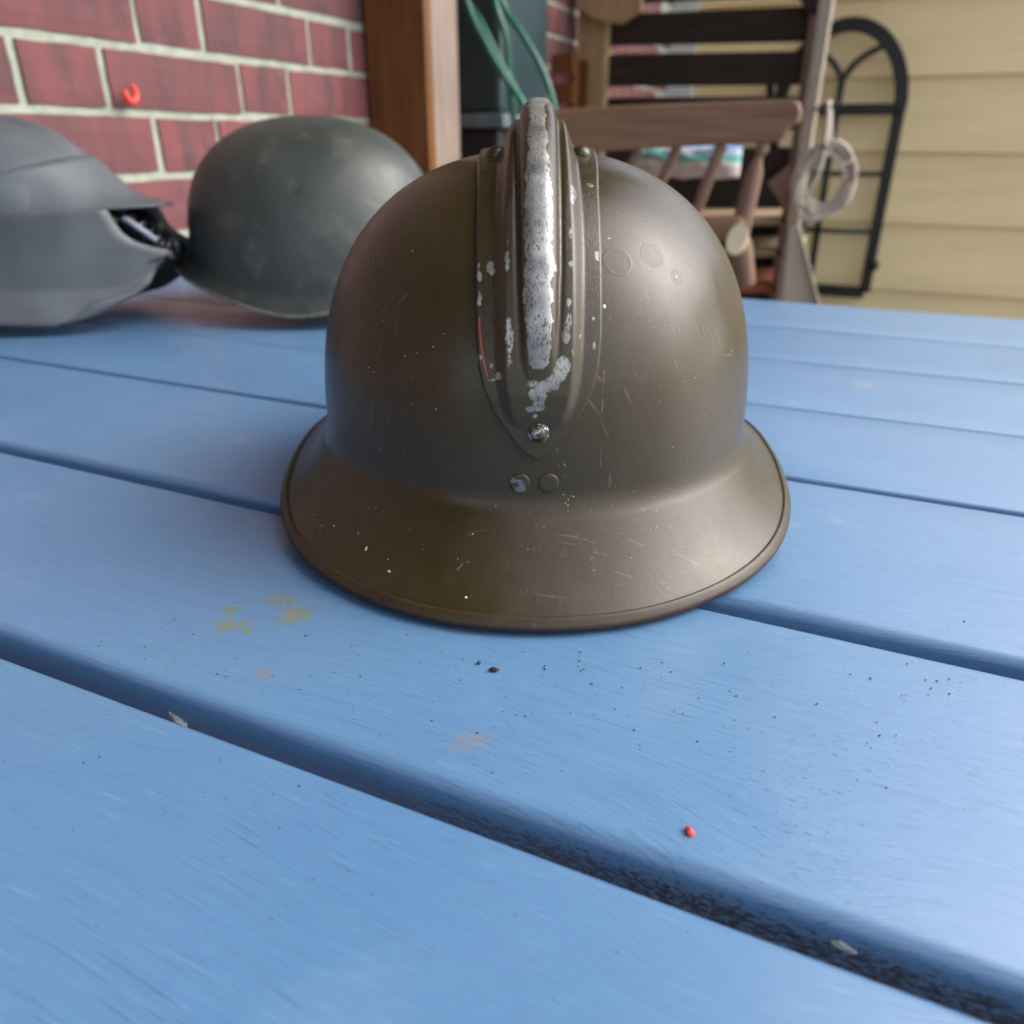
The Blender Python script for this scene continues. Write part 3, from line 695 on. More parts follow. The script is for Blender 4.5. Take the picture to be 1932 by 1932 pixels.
def hpt(u, v):
    p, n_ = hit(u, v); return (p.x, p.y, p.z) if p else (0, 0, -1)
def olive_paint(shell=True, name='olive brown helmet paint'):
    k = NT(name); v = k.coord()
    n1 = k.noise(v, 9, 4, .6); n2 = k.noise(v, 55, 5, .65); n3 = k.noise(v, 420, 3, .6); n4 = k.noise(v, 1500, 2)
    c = k.mix(k.mapr(n1, .35, .68), (.036, .0250, .0092), (.044, .0330, .0155))
    c = k.mix(k.mapr(n2, .52, .78, 0, .40), c, (.052, .043, .028))
    c = k.mix(k.mapr(n3, .66, .76, 0, .35), c, (.14, .12, .095))
    rg = k.math('ADD', k.mapr(n2, .3, .7, .29, .39), k.mapr(n1, .35, .7, -.05, .08))
    # fine pale grains stuck on the paint
    vo = k.n('ShaderNodeTexVoronoi'); k.L(v, vo.inputs['Vector']); vo.inputs['Scale'].default_value = 420
    sep = k.n('ShaderNodeSeparateColor'); k.L(vo.outputs['Color'], sep.inputs[0])
    g = k.math('MULTIPLY', k.math('LESS_THAN', vo.outputs['Distance'], k.mapr(sep.outputs[0], .5, 1, .03, .15)), k.math('GREATER_THAN', k.math('MULTIPLY', sep.outputs[1], k.mapr(n1, .4, .7)), .52))
    c = k.mix(k.math('MULTIPLY', g, .6), c, (.34, .30, .24))
    h = k.math('ADD', k.math('MULTIPLY', n3, .5), k.math('ADD', k.math('MULTIPLY', n2, .7), k.math('MULTIPLY', n4, .25)))
    nrm = k.bump(h, .34, .00030)
    metal = 0.0
    if shell:
        # scratches: long thin streaks
        for (rot, thr, st) in ((.9, .70, (40, 1200, 40)), (-.5, .715, (50, 1300, 50))):
            s1 = k.noise(k.coord(scale=st, rot=(0, rot, rot * .6)), 1.0, 2, .4)
            sm = k.math('MULTIPLY', k.mapr(s1, thr, thr + .012), k.mapr(k.noise(v, 24, 2), .55, .64))
            c = k.mix(k.math('MULTIPLY', sm, .30), c, (.20, .17, .13))
        # dried drops: low blisters with a rim
        drops = [hpt(u, vv) + (r,) for u, vv, r in ((1165, 493, .0052), (1231, 481, .0048), (1277, 522, .0030), (1009, 1036, .0016), (1061, 1043, .0015), (986, 1113, .0013), (950, 1070, .0013), (1015, 1137, .0013), (1040, 960, .0012), (1123, 665, .0018), (1120, 1041, .0010), (1052, 1135, .0010))]
        ds = k.math('ADD', k.spots(v, drops), k.math('MULTIPLY', k.math('SUBTRACT', n2, .5), .0030))
        ring_ = k.math('MULTIPLY', k.mapr(ds, -.0003, .0002), k.mapr(ds, .0002, .0011, 1, 0)); rg = k.math('ADD', rg, k.math('MULTIPLY', k.mapr(ds, 0, .0006), .07))
        nrm = k.bump(k.math('ADD', ring_, k.mapr(ds, 0, .0010, 0, .5)), .30, .00014, nrm)
        # a scored line running down beside the crest plate, and a cracked line on the right flank
        cur = None
        for a, b, r in (((1139, 700), (1135, 775), .00028), ((1135, 775), (1132, 880), .00022), ((1297, 695), (1345, 676), .00020), ((1345, 676), (1388, 668), .00016), ((862, 1075), (878, 1058), .0003), ((880, 1058), (900, 1075), .0002), ((1325, 785), (1395, 740), .00018), ((745, 610), (850, 500), .00014)):
            A = Vector(hpt(*a)); B = Vector(hpt(*b)); d_ = B - A; L2 = d_.length_squared
            sb_ = k.n('ShaderNodeVectorMath', operation='SUBTRACT'); k.L(v, sb_.inputs[0]); sb_.inputs[1].default_value = A
            dt = k.n('ShaderNodeVectorMath', operation='DOT_PRODUCT'); k.L(sb_.outputs[0], dt.inputs[0]); dt.inputs[1].default_value = d_ / L2
            cl = k.math('MULTIPLY', dt.outputs['Value'], 1.0, clamp=True)
            pr = k.n('ShaderNodeVectorMath', operation='SCALE'); pr.inputs[0].default_value = d_; k.L(cl, pr.inputs['Scale'])
            ds_ = k.n('ShaderNodeVectorMath', operation='DISTANCE'); k.L(sb_.outputs[0], ds_.inputs[0]); k.L(pr.outputs[0], ds_.inputs[1])
            e = k.math('SUBTRACT', r, ds_.outputs['Value']); cur = e if cur is None else k.math('MAXIMUM', cur, e)
        lm = k.math('MULTIPLY', k.mapr(cur, -.0001, .0002), k.mapr(n3, .42, .52))
        c = k.mix(k.math('MULTIPLY', lm, .45), c, (.19, .155, .12)); nrm = k.bump(lm, .5, .00025, nrm)
    return k, v, c, rg, nrm
hm = empty('steel_helmet', HO, HA, label='olive brown crested steel helmet with worn silver comb in the middle of the blue table', cat='helmet')
k, v, c, rg, nrm = olive_paint(True)
M_SHELL = k.set(c, rg, 0, .45, nrm)
k, v, c, rg, nrm = olive_paint(False, 'olive brown hem paint')
n_ = k.noise(v, 240, 5, .7); sz = k.n('ShaderNodeSeparateXYZ'); k.L(v, sz.inputs[0])
c = k.mix(k.mapr(n_, .60, .68, 0, .8), c, (.11, .085, .065)); c = k.mix(k.mapr(k.noise(v, 90, 4), .42, .62, 0, .75), c, (.030, .017, .012)); oa = k.attr('outer'); c = k.mix(k.mapr(k.math('ADD', oa, k.math('MULTIPLY', k.math('SUBTRACT', k.noise(v, 150, 4, .7), .5), 1.2)), .35, .75, 0, .92), c, (.026, .013, .010)); M_HEM = k.set(c, k.mapr(oa, 0, 1, .40, .7), 0, .4, nrm)
mesh_obj('shell', Vh, Fh, M_SHELL, hm, smooth=True)
# rolled hem along the rim (own piece, folded round the edge)
V = []; F = []; ns = 12
for kk in range(NTH):
    th = 2 * math.pi * kk / NTH; pr = shell_profile(th)
    rr, zr_ = pr[-1]; q0 = pr[-8]; d = Vector((rr - q0[0], zr_ - q0[1])).normalized(); nx_, nz_ = -d.y, d.x
    wv = .0043; jit = noise.noise(Vector((math.cos(th) * 5, math.sin(th) * 5, 0))) * .0003
    sect = [(-wv + jit, -.0003), (-wv + jit + .0001, .0008), (-wv + .0010, .0010), (-.0025, .00085), (-.0008, .0007), (.0004, .0002), (.0009, -.0008), (.0006, -.0017), (-.0003, -.0021), (-.0015, -.0022), (-wv, -.0022), (-wv, -.0012)]
    for a, b in sect:
        r = rr + d.x * a + nx_ * b; z = zr_ + d.y * a + nz_ * b; V.append(Vector((r * math.cos(th), r * math.sin(th), max(z, .0002))))
for kk in range(NTH):
    k2 = (kk + 1) % NTH
    for i in range(ns): F.append((kk * ns + i, kk * ns + (i + 1) % ns, k2 * ns + (i + 1) % ns, k2 * ns + i))
ro_ = mesh_obj('rolled_rim', V, F, M_HEM, hm, smooth=True)
at = ro_.data.attributes.new('outer', 'FLOAT', 'POINT'); at.data.foreach_set('value', [(0, .25, 0, 0, .3, .8, 1, 1, 1, 1, 1, 1)[i % 12] for i in range(len(V))])
# inner liner band (leather) just inside
V = []; F = []
for kk in range(80):
    th = 2 * math.pi * kk / 80; r = outline(th) - .007
    for (dr, z) in ((0, .012), (-.004, .05), (-.02, .09)): V.append(Vector(((r + dr) * math.cos(th), (r + dr) * math.sin(th), z)))
for kk in range(80):
    for i in range(2): F.append((kk * 3 + i, kk * 3 + i + 1, ((kk + 1) % 80) * 3 + i + 1, ((kk + 1) % 80) * 3 + i))
M_LEATHER = simple('brown liner leather', (.07, .035, .018), .6, .3, 60)
mesh_obj('liner', V, F, M_LEATHER, hm, smooth=True)

# specks of pale paint and grit stuck on the shell
M_SPECK = simple('pale paint speck', (.50, .47, .40), .6, .2, 500)
white = [(u, vv, r) for u, vv, r in ((734, 1078, .00062), (691, 1034, .00058), (690, 1037, .0005), (879, 1127, .0005), (630, 992, .0004), (676, 1006, .0003), (1228, 472, .0006), (1241, 483, .0007), (1231, 490, .0006), (1219, 473, .0005), (1276, 522, .0005), (1149, 450, .0005), (1147, 366, .0012), (1150, 362, .0009), (1143, 388, .0005), (1140, 578, .0007))]
rsp = random.Random(4)
for (cu_, cv_, ru, rv_, nn) in ((1070, 948, 12, 22, 16), (1060, 890, 8, 30, 7), (600, 990, 18, 16, 12), (1265, 1090, 14, 14, 8), (1185, 1050, 20, 25, 6), (1225, 962, 25, 4, 4), (1335, 700, 60, 60, 5), (800, 1010, 150, 60, 22), (1200, 1010, 130, 60, 18), (760, 700, 100, 130, 22), (1250, 640, 90, 120, 16)):
    for _ in range(int(nn * .75)): white.append((rsp.gauss(cu_, ru * .6), rsp.gauss(cv_, rv_ * .6), rsp.uniform(.00010, .00022)))
V = []; F = []
for u, vv, r in white:
    p, n_ = hit(u, vv)
    if p is None: continue
    if n_.dot(p - to_h(CAM)) > 0: n_ = -n_
    q = n_.to_track_quat('Z', 'Y').to_matrix(); b = len(V); el = rsp.uniform(.7, 1.3)
    for rr_, zz_ in ((1, -.00005), (.85, .00006), (.4, .00010)):
        for i in range(9): a = i * math.tau / 9; V.append(p + q @ Vector((r * rr_ * el * math.cos(a), r * rr_ * math.sin(a) / el, zz_)))
    for lay in (0, 1):
        for i in range(9): F.append((b + lay * 9 + i, b + lay * 9 + (i + 1) % 9, b + lay * 9 + 9 + (i + 1) % 9, b + lay * 9 + 9 + i))
    F.append(tuple(b + 18 + i for i in range(9)))
mesh_obj('paint_specks', V, F, M_SPECK, hm, smooth=True, kind='stuff')

# ---- the crest (comb)
mer = []
for i in range(1201):
    t = -1 + 2 * i / 1200; s_ = 1 - (abs(t)) ** 1.9; g = max(0, 1 - s_ ** PP) ** (1 / QQ)
    mer.append(Vector((0, (-BF * g if t < 0 else BR * g), Z0 + HH * s_)))
L_ = [0]
for a, b in zip(mer, mer[1:]): L_.append(L_[-1] + (b - a).length)
i0 = min(range(1200), key=lambda i: abs(mer[i].z - .0532) + (10 if i > 600 else 0)); LF = L_[i0]
i1 = min(range(1200), key=lambda i: abs(mer[i].z - .0600) + (10 if i < 600 else 0)); LT = L_[i1] - LF
import bisect
def mer_at(l):
    l += LF; i = min(max(bisect.bisect(L_, l) - 1, 0), 1199); t = (l - L_[i]) / max(L_[i + 1] - L_[i], 1e-9); p = mer[i].lerp(mer[i + 1], t)
    a = mer[max(i - 12, 0)]; b = mer[min(i + 12, 1200)]; tg = (b - a).normalized(); return p, Vector((0, -tg.z, tg.y))
HWID = [(0, .0004), (.0029, .0050), (.0062, .0082), (.0096, .0105), (.0163, .0154), (.024, .0188), (.0317, .0206), (.042, .0213), (.06, .0214), (.10, .0218), (.13, .0232), (.16, .0238)]
HSH = [(.0105, 0), (.0155, .0014), (.022, .0026), (.038, .0034), (.07, .0042), (.10, .0066), (.125, .0088), (.16, .0095)]
HRG = [(.026, 0), (.033, .0012), (.045, .0033), (.07, .0050), (.10, .0062), (.13, .0072), (.16, .0074)]
WSH = [(.008, .003), (.013, .0080), (.018, .0100), (.026, .0114), (.034, .0118), (.07, .0120), (.12, .0108), (.16, .0104)]
WRG = [(.024, .0028), (.034, .0046), (.06, .0055), (.12, .0062), (.16, .0064)]
NL, NS = 420, 96
def sym(l): return l if l < LT / 2 else LT - l
ells = []      # bare metal: (s, l, rs, rl) in metres, from (u, v, du, dv) on the front
LV = [(865, 0), (850, .0029), (817, .009), (780, .0159), (740, .0229), (700, .0299), (650, .0386), (600, .0473), (550, .0562), (500, .0656), (450, .0758), (400, .0877), (350, .1028), (320, .1154), (300, .1276), (240, .15)]
def l_of(v): return lerp_tab([(-a, b) for a, b in LV], -v)
for (u, vv, du, dv) in ((1060, 688, 12, 16), (1054, 704, 13, 14), (1040, 718, 14, 12), (1022, 728, 15, 10), (1002, 722, 10, 6), (1014, 742, 15, 12), (1015, 760, 10, 12), (1003, 769, 7, 3), (1023, 767, 5, 4),
        (922, 507, 7, 9), (926, 516, 4, 7), (901, 512, 3, 14), (902, 528, 3, 10), (955, 514, 3, 16), (903, 570, 4, 12), (900, 584, 2, 8), (958, 628, 4, 22), (962, 655, 5, 20), (960, 675, 3, 9), (1068, 618, 4, 16), (1065, 640, 6, 16),
        (1069, 580, 3, 7), (1073, 512, 3, 4), (1073, 460, 2, 6), (900, 722, 2.5, 22), (938, 710, 5, 5), (930, 716, 5, 3), (925, 690, 2.5, 4), (905, 677, 3, 5), (1124, 486, 3, 7), (1117, 600, 3, 3), (1090, 635, 3, 3), (1118, 650, 2, 4),
        (1083, 388, 4, 5), (1078, 400, 3, 8), (1118, 350, 6, 3), (1075, 662, 3, 8), (1010, 782, 3, 1.5), (958, 480, 2, 4)):
    ells.append(((u - 1015) / 5650, l_of(vv), du / 5650, max(abs(l_of(vv - dv) - l_of(vv + dv)) / 2, .0005)))
V = []; F = []; wear = []; redm = []; uvs = []
for i in range(NL + 1):
    t = i / NL; l = LT * (t + .10 * math.sin(2 * math.pi * t) / (2 * math.pi) * -1) if False else LT * t
    # denser at the front
    tt = t ** 1.35 if True else t; l = LT * tt
    p, nn_ = mer_at(l); ls = sym(l)
    hwid = lerp_tab(HWID, ls); hs = lerp_tab(HSH, ls); hr = lerp_tab(HRG, ls); wsd = lerp_tab(WSH, ls); wrg = lerp_tab(WRG, ls)
    shift = .0013 * (1 - sstep(.03, .13, l))
    for j in range(NS + 1):
        a = -1 + 2 * j / NS; a2 = math.copysign(abs(a) ** 1.0, a); s_ = a2 * hwid
        o_ = p + Vector((s_ + shift, 0, 0)) + nn_ * .03
        r = bvh.ray_cast(o_, -nn_)
        base = r[0] if r[0] else p + Vector((s_, 0, 0))
        sa = abs(s_)
        edge = min(1, (1 - abs(a)) * hwid / .0009); plate = -.0008 + .0026 * math.sin(edge * math.pi / 2)
        sh = hs * (1 - sstep(wsd - .0012, wsd + .0024 + hs * .22, sa))
        rgx = max(0, 1 - (sa / (wrg + .0008)) ** 2.6) ** .55 if sa < wrg + .0008 else 0
        rgx = rgx * .92 + .08 * (1 - sstep(wrg - .001, wrg + .0022, sa))
        groove = -.0004 * math.exp(-((sa - wrg - .0018) / .0008) ** 2) * min(1, hr / .003)
        hgt = plate + sh + hr * rgx + groove
        q = base + nn_ * hgt; V.append(q)
        # paint loss
        wfn = -1.0
        if l < .36:
            # main strip along the ridge, wandering edges
            lo = .0305; ctr = -.0002 + .0007 * noise.noise(Vector((l * 90, 0, 3))); wid = wrg * lerp_tab([(.03, .45), (.036, .78), (.05, .88), (.07, .82), (.09, .68), (.105, .50), (.13, .42), (.15, .70), (.2, .7)], l) + .0009 * noise.noise(Vector((l * 260, 7, 1))) + .0006 * noise.noise(Vector((l * 700, 2, 1)))
            d1 = (wid - abs(s_ - ctr)) * 1000; d2 = (l - lo) * 1000
            wfn = min(d1, d2)
        for (es, el, rs, rl) in ells:
            if abs(l - el) < rl * 2.5 and abs(s_ - es) < rs * 2.5:
                q_ = math.hypot((s_ - es) / rs, (l - el) / rl); wfn = max(wfn, (1 - q_) * min(rs, rl) * 1000)
        wear.append(wfn)
        # thin red pencil streak left of the ridge
        rm = -1
        vv_l = l
        if l_of(712) < l < l_of(598):
            t2 = (l - l_of(712)) / (l_of(598) - l_of(712)); us = 919 - 16 * (1 - (1 - t2) ** 2)
            rm = .35 - abs(s_ - (us - 1015) / 5650) * 1000
        redm.append(rm)
for i in range(NL):
    for j in range(NS):
        a = i * (NS + 1) + j; F.append((a, a + NS + 1, a + NS + 2, a + 1))
k, v, c, rg, nrm = olive_paint(False, 'olive brown crest paint with bare metal')
wa = k.attr('wear'); ra = k.attr('redmark')
nz1 = k.math('ADD', k.math('MULTIPLY', k.math('SUBTRACT', k.noise(v, 420, 5, .65), .5), 1.9), k.math('MULTIPLY', k.math('SUBTRACT', k.noise(v, 200, 3, .6), .5), 3.2))
msk = k.mapr(k.math('ADD', wa, nz1), 0.02, .14)
edge_ = k.math('MULTIPLY', k.mapr(k.math('ADD', wa, nz1), -.22, -.05), k.mapr(k.math('ADD', wa, nz1), .0, .10, 1, 0))
mpit = k.n('ShaderNodeMapping'); mpit.inputs['Scale'].default_value = (1, .45, .45); k.L(v, mpit.inputs[0])
pit = k.mapr(k.noise(mpit.outputs[0], 1300, 4, .75), .53, .60); pit = k.math('MULTIPLY', pit, k.mapr(k.noise(v, 160, 3), .36, .52))
silver = k.mix(k.mapr(k.noise(v, 120, 4), .3, .7), (.17, .165, .16), (.43, .42, .40)); silver = k.mix(pit, silver, (.02, .02, .025))
silver = k.mix(k.mapr(k.noise(v, 300, 3), .66, .72, 0, .7), silver, (.20, .15, .10))
c = k.mix(k.math('MULTIPLY', edge_, .55), c, (.30, .26, .17))
c = k.mix(k.math('MULTIPLY', k.mapr(ra, 0, .12), .75), c, (.42, .07, .03))
c = k.mix(msk, c, silver)
rg2 = k.math('ADD', rg, k.math('MULTIPLY', msk, .09))
nrm = k.bump(k.math('ADD', k.math('MULTIPLY', msk, -1.0), k.math('MULTIPLY', pit, -.4)), .35, .00018, nrm)
M_COMB = k.set(c, rg2, k.math('MULTIPLY', msk, k.math('SUBTRACT', .55, k.math('MULTIPLY', pit, .5))), .5, nrm)
cb_ = mesh_obj('crest', V, F, M_COMB, hm, smooth=True)
for nm, dat in (('wear', wear), ('redmark', redm)):
    at = cb_.data.attributes.new(nm, 'FLOAT', 'POINT'); at.data.foreach_set('value', dat)

# rivets
cbvh = BVHTree.FromPolygons(V, F)
def rivet_mat():
    k, v, c, rg, nrm = olive_paint(False, 'worn rivet paint')
    m = k.mapr(k.noise(v, 260, 4, .7), .50, .54); s = k.mix(k.mapr(k.noise(v, 900, 3), .55, .62), (.45, .46, .48), (.03, .03, .03))
    return k.set(k.mix(m, c, s), rg, k.math('MULTIPLY', m, .8), .5, nrm)
M_RIVW = rivet_mat()
def rivet(u, v, prof, mat, tree, name='rivet', lift=0.0, tilt=None, **kk):
    d = ray(u, v).normalized(); o = to_h(CAM); dd = (to_h(CAM + d) - o).normalized()
    p, n_, _, _ = tree.ray_cast(o, dd)
    if p is None: print('rivet miss', u, v); return
    if n_.dot(dd) > 0: n_ = -n_
    if tilt: n_ = (n_ + Vector(tilt)).normalized()
    V, F = lathe(prof, 28); q = n_.to_track_quat('Z', 'Y').to_matrix()
    V = [p + n_ * lift + q @ Vector(x) for x in V]
    return mesh_obj(name, V, F, mat, hm, smooth=True, **kk)
dome = [(.0038, -.0008), (.0038, .0003), (.0034, .0014), (.0026, .0023), (.0014, .0029), (.0003, .0031)]
rivet(1016, 816, [(.0034, -.0006), (.0036, .0004), (.0034, .0006), (.0028, .0007), (.0026, .0011), (.0024, .0018), (.0018, .0025), (.0009, .0029), (.0002, .0030)], M_RIVW, cbvh)
flat = [(.0036, -.0008), (.0036, .0003), (.0034, .0006), (.0030, .0007), (.0015, .0007), (.0002, .0007)]
def badge_mat(nm, thr):
    k, v, c, rg, nrm = olive_paint(False, nm)
    m = k.mapr(k.noise(k.coord(loc=(thr * 3, 0, 0)), 170, 2, .4), thr, thr + .01)
    return k.set(k.mix(m, c, (.15, .155, .16)), .4, k.math('MULTIPLY', m, .4), .5, nrm)
rivet(981, 911, flat, badge_mat('half bare disc', .50), bvh, 'disc_rivet', label='flat disc half worn to bare grey metal')
rivet(1035, 911, flat, badge_mat('painted disc', .66), bvh, 'disc_rivet', label='flat disc still covered in brown paint')
for u, vv in ((936, 292), (1096, 291)): rivet(u, vv, dome, k.m if False else M_SHELL, cbvh, 'domed_rivet')

# ================================================================== SECOND HELMET (round green shell)
def dark_green_mat():
    k = NT('matt dark green helmet paint'); v = k.coord(); n1 = k.noise(v, 12, 4); n2 = k.noise(v, 45, 4)
    c = k.mix(k.mapr(n1, .35, .7), (.027, .033, .029), (.052, .060, .054)); c = k.mix(k.mapr(n2, .56, .70, 0, .5), c, (.105, .105, .09)); c = k.mix(k.mapr(k.noise(v, 26, 3), .60, .70, 0, .45), c, (.015, .018, .013))
    return k.set(c, .44, 0, .5, k.bump(k.math('ADD', k.noise(v, 700, 3), k.math('MULTIPLY', k.noise(v, 60, 4), 1.5)), .35, .0010))
M_GRN = dark_green_mat(); M_EDGE = simple('worn bead edge', (.12, .12, .105), .5, .5, 200)
g0 = RV * -.190 + FV * .80
gh = empty('steel_helmet', (g0.x, g0.y, 0), YAW, label='smooth dark green steel helmet without a crest behind the brown one', cat='helmet')
V = []; F = []; NT2 = 160; NP = 44; rimc = []
AL, AW, HG = .119, .110, .173
def m1_rimz(th): c, s = math.cos(th), math.sin(th); return .012 + (.036 if c < 0 else .026) * abs(c) ** 1.5
for kk in range(NT2):
    th = 2 * math.pi * kk / NT2; c_, s_ = math.cos(th), math.sin(th)
    ro = (abs(c_ / AL) ** 2.15 + abs(s_ / AW) ** 2.15) ** (-1 / 2.15); zb = m1_rimz(th)
    for i in range(NP + 1):
        t = (i / NP) ** 1.7; S = 1 - t; g = (1 - S ** 2.7) ** (1 / 2.15); V.append(Vector((ro * g * c_, ro * g * s_, zb + .012 + (HG - zb - .012) * S)))
    for (dr, dz) in ((.0022, .008), (.0055, .004), (.0075 + .011 * max(0, -c_) ** 3, .0)): V.append(Vector(((ro + dr) * c_, (ro + dr) * s_, zb + dz)))
m = NP + 4
for kk in range(NT2):
    k2 = (kk + 1) % NT2
    for i in range(m - 1): F.append((kk * m + i, kk * m + i + 1, k2 * m + i + 1, k2 * m + i))
mesh_obj('shell', V, F, M_GRN, gh, smooth=True)
ring = [V[kk * m + m - 1] for kk in range(NT2)]
v, f = tube(ring, .0013, 8, True); mesh_obj('bead_edge', v, f, M_EDGE, gh, smooth=True)
# chin strap loops lying inside, hint of webbing liner
V = []; F = []
for kk in range(60):
    th = 2 * math.pi * kk / 60
    for (r, z) in ((.93, .03), (.90, .08), (.75, .12)): V.append(Vector((AL * r * math.cos(th), AW * r * math.sin(th), z)))
for kk in range(60):
    for i in range(2): F.append((kk * 3 + i, kk * 3 + i + 1, ((kk + 1) % 60) * 3 + i + 1, ((kk + 1) % 60) * 3 + i))
mesh_obj('liner', V, F, M_LEATHER, gh, smooth=True)

# ================================================================== THIRD HELMET (grey, peaked, left edge)
M_GSTEEL = simple('matt blue grey steel', (.085, .097, .108), .5, .25, 20, .2)
h0 = RV * -.447 + FV * .735
lh = empty('peaked_helmet', (h0.x, h0.y, 0), YAW, label='pale grey steel helmet with pointed peak and cheek guard at the left edge', cat='helmet')
# skull
V = []; F = []; NT3, NP3 = 96, 30; SL, SW, SZ0, SH_ = .090, .076, .098, .068
for kk in range(NT3):
    th = 2 * math.pi * kk / NT3; c_, s_ = math.cos(th), math.sin(th); ro = (abs(c_ / SL) ** 2.1 + abs(s_ / SW) ** 2.1) ** (-1 / 2.1)
    for i in range(NP3 + 1):
        t = (i / NP3) ** 1.6; S = 1 - t; g = (1 - S ** 2.2) ** (1 / 2.1)
        ridge = .006 * math.exp(-(ro * g * s_ / .006) ** 2); V.append(Vector((ro * g * c_, ro * g * s_, SZ0 + SH_ * S + ridge * (1 - t * .6))))
for kk in range(NT3):
    k2 = (kk + 1) % NT3
    for i in range(NP3): F.append((kk * (NP3 + 1) + i, kk * (NP3 + 1) + i + 1, k2 * (NP3 + 1) + i + 1, k2 * (NP3 + 1) + i))
mesh_obj('skull', V, F, M_GSTEEL, lh, smooth=True)
# pointed peak: a sheet from the brow out to a tip, with thickness
def sheet(fn, nu, nv, th, mat, name, flip=False, **k):
    V = []; F = []
    P = [[fn(i / nu, j / nv) for j in range(nv + 1)] for i in range(nu + 1)]
    for side in (0, 1):
        for i in range(nu + 1):
            for j in range(nv + 1):
                a = P[min(i + 1, nu)][j] - P[max(i - 1, 0)][j]; b = P[i][min(j + 1, nv)] - P[i][max(j - 1, 0)]
                n_ = a.cross(b); n_ = n_.normalized() if n_.length > 1e-9 else Vector((0, 0, 1)); V.append(P[i][j] + n_ * (th / 2 if side else -th / 2))
    m = (nu + 1) * (nv + 1); ix = lambda s, i, j: s * m + i * (nv + 1) + j
    for i in range(nu):
        for j in range(nv):
            F.append((ix(0, i, j), ix(0, i, j + 1), ix(0, i + 1, j + 1), ix(0, i + 1, j))); F.append((ix(1, i, j), ix(1, i + 1, j), ix(1, i + 1, j + 1), ix(1, i, j + 1)))
    for i in range(nu):
        F.append((ix(0, i, 0), ix(0, i + 1, 0), ix(1, i + 1, 0), ix(1, i, 0))); F.append((ix(0, i, nv), ix(1, i, nv), ix(1, i + 1, nv), ix(0, i + 1, nv)))
    for j in range(nv):
        F.append((ix(0, 0, j), ix(1, 0, j), ix(1, 0, j + 1), ix(0, 0, j + 1))); F.append((ix(0, nu, j), ix(0, nu, j + 1), ix(1, nu, j + 1), ix(1, nu, j)))
    return mesh_obj(name, V, F, mat, lh, smooth=True, **k)
def peak(a, b):
    th = R(-78 + 156 * a); c_, s_ = math.cos(th), math.sin(th); ro = (abs(c_ / SL) ** 2.1 + abs(s_ / SW) ** 2.1) ** (-1 / 2.1) - .001
    inn = Vector((ro * c_, ro * s_, .140 - .030 * (1 - c_))); inn.x -= .012
    reach = .050 * max(0, c_) ** 1.5 + .004
    out = Vector((ro * c_ + reach, ro * s_ * (1 - .25 * c_), .101 - .006 * (1 - c_)))
    p = inn.lerp(out, b); p.z -= .010 * math.sin(b * math.pi) * c_; return p
sheet(peak, 36, 14, .0022, M_GSTEEL, 'peak')
# cheek guards on both sides, flaring at the bottom
def cheek(side):
    def fn(a, b):    # a: rear -> front, b: top -> bottom
        x = -.075 + .150 * a
        top = .100; bot = .0085 + .020 * max(0, (a - .78) / .22) ** 2 + .012 * (1 - a) ** 2
        fr = lerp_tab([(0, .110), (.15, .114), (.27, .118), (.36, .125), (.43, .136), (.48, .149), (.52, .151), (.57, .141), (.70, .136), (.85, .131), (.94, .116), (1, .09)], b)
        x = -.078 + (fr + .078) * a
        z = top + (bot - top) * b
        y = SW * (.96 - .30 * max(0, (x) / .11) ** 2 - .2 * max(0, -x / .09) ** 2) + .010 * max(0, b - .7) / .3
        return Vector((x, side * y, z))
    return fn
for s_ in (-1, 1): sheet(cheek(s_), 22, 30, .0022, M_GSTEEL, 'cheek_guard')
# neck plate
def neck(a, b):
    th = R(105 + 150 * a); return Vector(((SL * .98 + .02 * b * b) * math.cos(th), (SW * .97 + .02 * b * b) * math.sin(th), .104 - .100 * b))
sheet(neck, 28, 12, .0022, M_GSTEEL, 'neck_plate')
# black padded liner showing in the face opening
M_PAD = simple('black shiny padding', (.012, .013, .016), .28, .3, 60, .6, .003)
V = []; F = []
pth = spline([(.100, -.020, .088), (.112, -.020, .087), (.121, -.020, .080), (.128, -.019, .073), (.136, -.016, .067), (.139, -.014, .060), (.128, -.018, .054), (.112, -.022, .056), (.100, -.024, .07)], 6)
v, f = tube(pth, [.0075 + .0025 * math.sin(i * 1.3) for i in range(len(pth))], 10); mesh_obj('padding', v, f, M_PAD, lh, smooth=True)
pth = [Vector((p.x - .004, -p.y, p.z)) for p in pth]; v, f = tube(pth, .008, 10); mesh_obj('padding', v, f, M_PAD, lh, smooth=True)
v, f = tube(spline([(.112, -.028, .091), (.120, -.030, .087), (.128, -.028, .080), (.135, -.024, .073)], 6), .0028, 8); mesh_obj('strap', v, f, simple('grey strap', (.22, .24, .30), .5), lh, smooth=True)

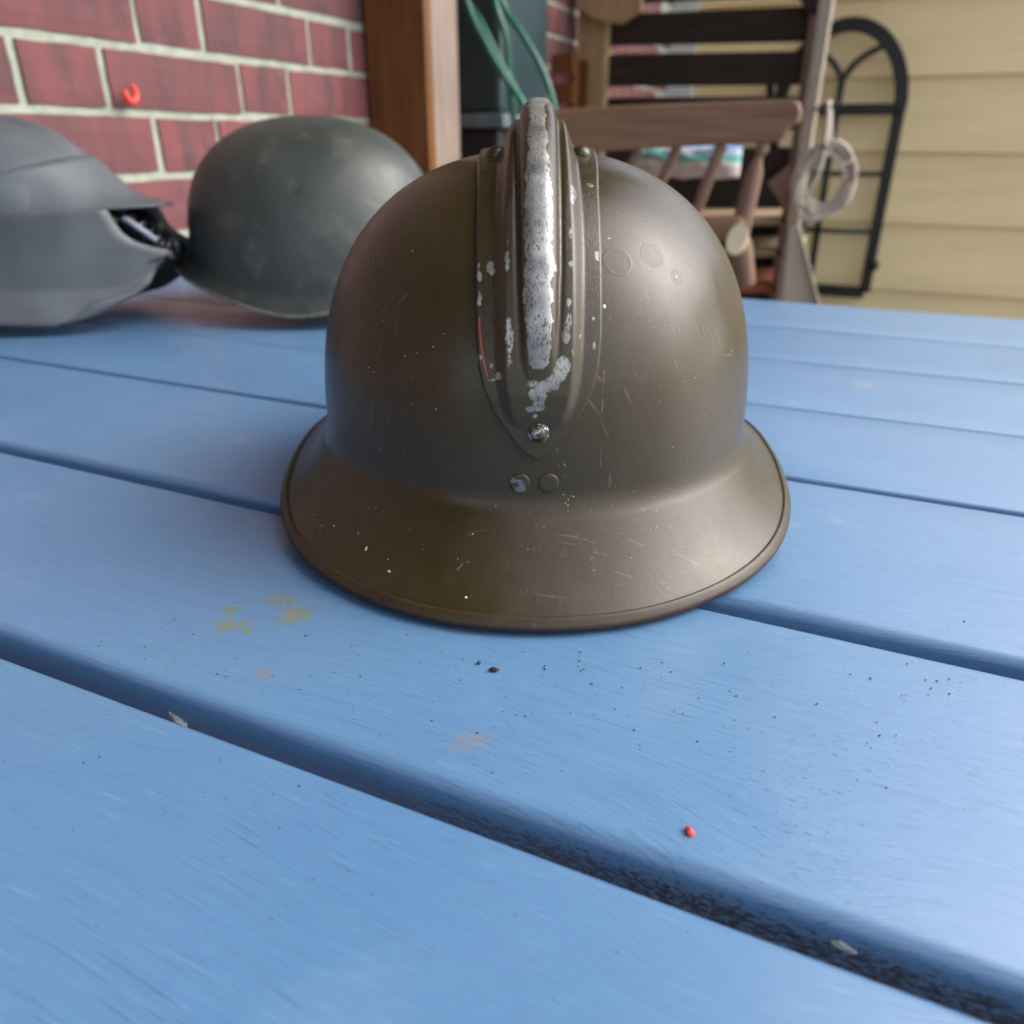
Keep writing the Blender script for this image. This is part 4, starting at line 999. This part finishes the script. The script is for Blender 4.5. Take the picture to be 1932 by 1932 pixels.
# ================================================================== SMALL THINGS ON THE TABLE
def crumb(name, u, v, size, col, label, cat, seed, z=0.0, stretch=(1, 1, 1), rot=0, mat=None, sub=2):
    rnd = random.Random(seed); p = atZ(u, v, z); bm = bmesh.new(); bmesh.ops.create_icosphere(bm, subdivisions=sub, radius=size)
    for q in bm.verts:
        q.co *= 1 + .45 * noise.noise(q.co / size * 1.3 + Vector((seed, 0, 0))); q.co = Vector((q.co.x * stretch[0], q.co.y * stretch[1], q.co.z * stretch[2]))
    mz = min(q.co.z for q in bm.verts)
    o = bm_obj(name, bm, mat or simple(name + ' colour', col, .6, .3, 600), None, label=label, cat=cat)
    o.location = (p.x, p.y, z - mz * .85); o.rotation_euler = (0, 0, rot); return o
ck = crumb('paint_flake', 1301, 1572, .0015, (.42, .05, .04), 'tiny red flake lying on the near blue plank at right', 'flake', 3, 0, (.75, 1.05, .6), .4, None, 1)
crumb('leaf_crumb', 932, 1266, .0012, (.03, .01, .015), 'dark purple crumb on the plank in front of the brown helmet', 'crumb', 5, 0, (1.3, .6, .6), .2)
crumb('leaf_crumb', 904, 1252, .0006, (.03, .01, .015), 'smallest dark crumb just left above the purple one', 'crumb', 6)
ps = atY(340, 1356, .1308)
gk = crumb('grey_cocoon', 340, 1356, .0016, (.33, .35, .33), 'small grey fluffy cocoon stuck in the gap between the two nearest planks', 'cocoon', 8, 0, (2.4, .6, .7), .1); gk.location = (ps.x, .1300, ps.z)
gk.rotation_euler = (0, R(28), 0)
pw = atY(1590, 1782, .1308)
sm = crumb('paint_splash', 1590, 1782, .0016, (.42, .42, .40), 'pale dried splash on the plank edge in the nearest gap at right', 'splash', 9, 0, (1.8, .25, .7), 0); sm.location = (pw.x, .1303, pw.z); sm.rotation_euler = (0, R(12), 0)
# scattered grit, one mass
rnd = random.Random(21); V = []; F = []
def tet(p, s, r_):
    b = len(V)
    a0 = r_.uniform(0, 6.28)
    for k_ in range(4): V.append(p + Vector((math.cos(a0 + k_ * 1.57) * s * r_.uniform(.5, 1.2), math.sin(a0 + k_ * 1.57) * s * r_.uniform(.5, 1.2), 0)))
    V.append(p + Vector((0, 0, s * r_.uniform(.4, .9)))); F.extend([(b, b + 1, b + 4), (b + 1, b + 2, b + 4), (b + 2, b + 3, b + 4), (b + 3, b, b + 4)])
cnt = 0
while cnt < 230:
    u, v_ = rnd.uniform(100, 1850), rnd.triangular(1130, 1560, 1260)
    p = atZ(u, v_)
    if not any(a + .006 < p.y < b - .006 for a, b in rows): continue
    if (Vector((p.x, p.y, 0)) - HO).length < .14: continue
    p.z = .0001; tet(p, rnd.choice((.00018, .00022, .0003, .00045)) , rnd); cnt += 1
mesh_obj('table_grit', V, F, simple('dark grit', (.035, .022, .022), .7, .5, 900), kind='stuff')
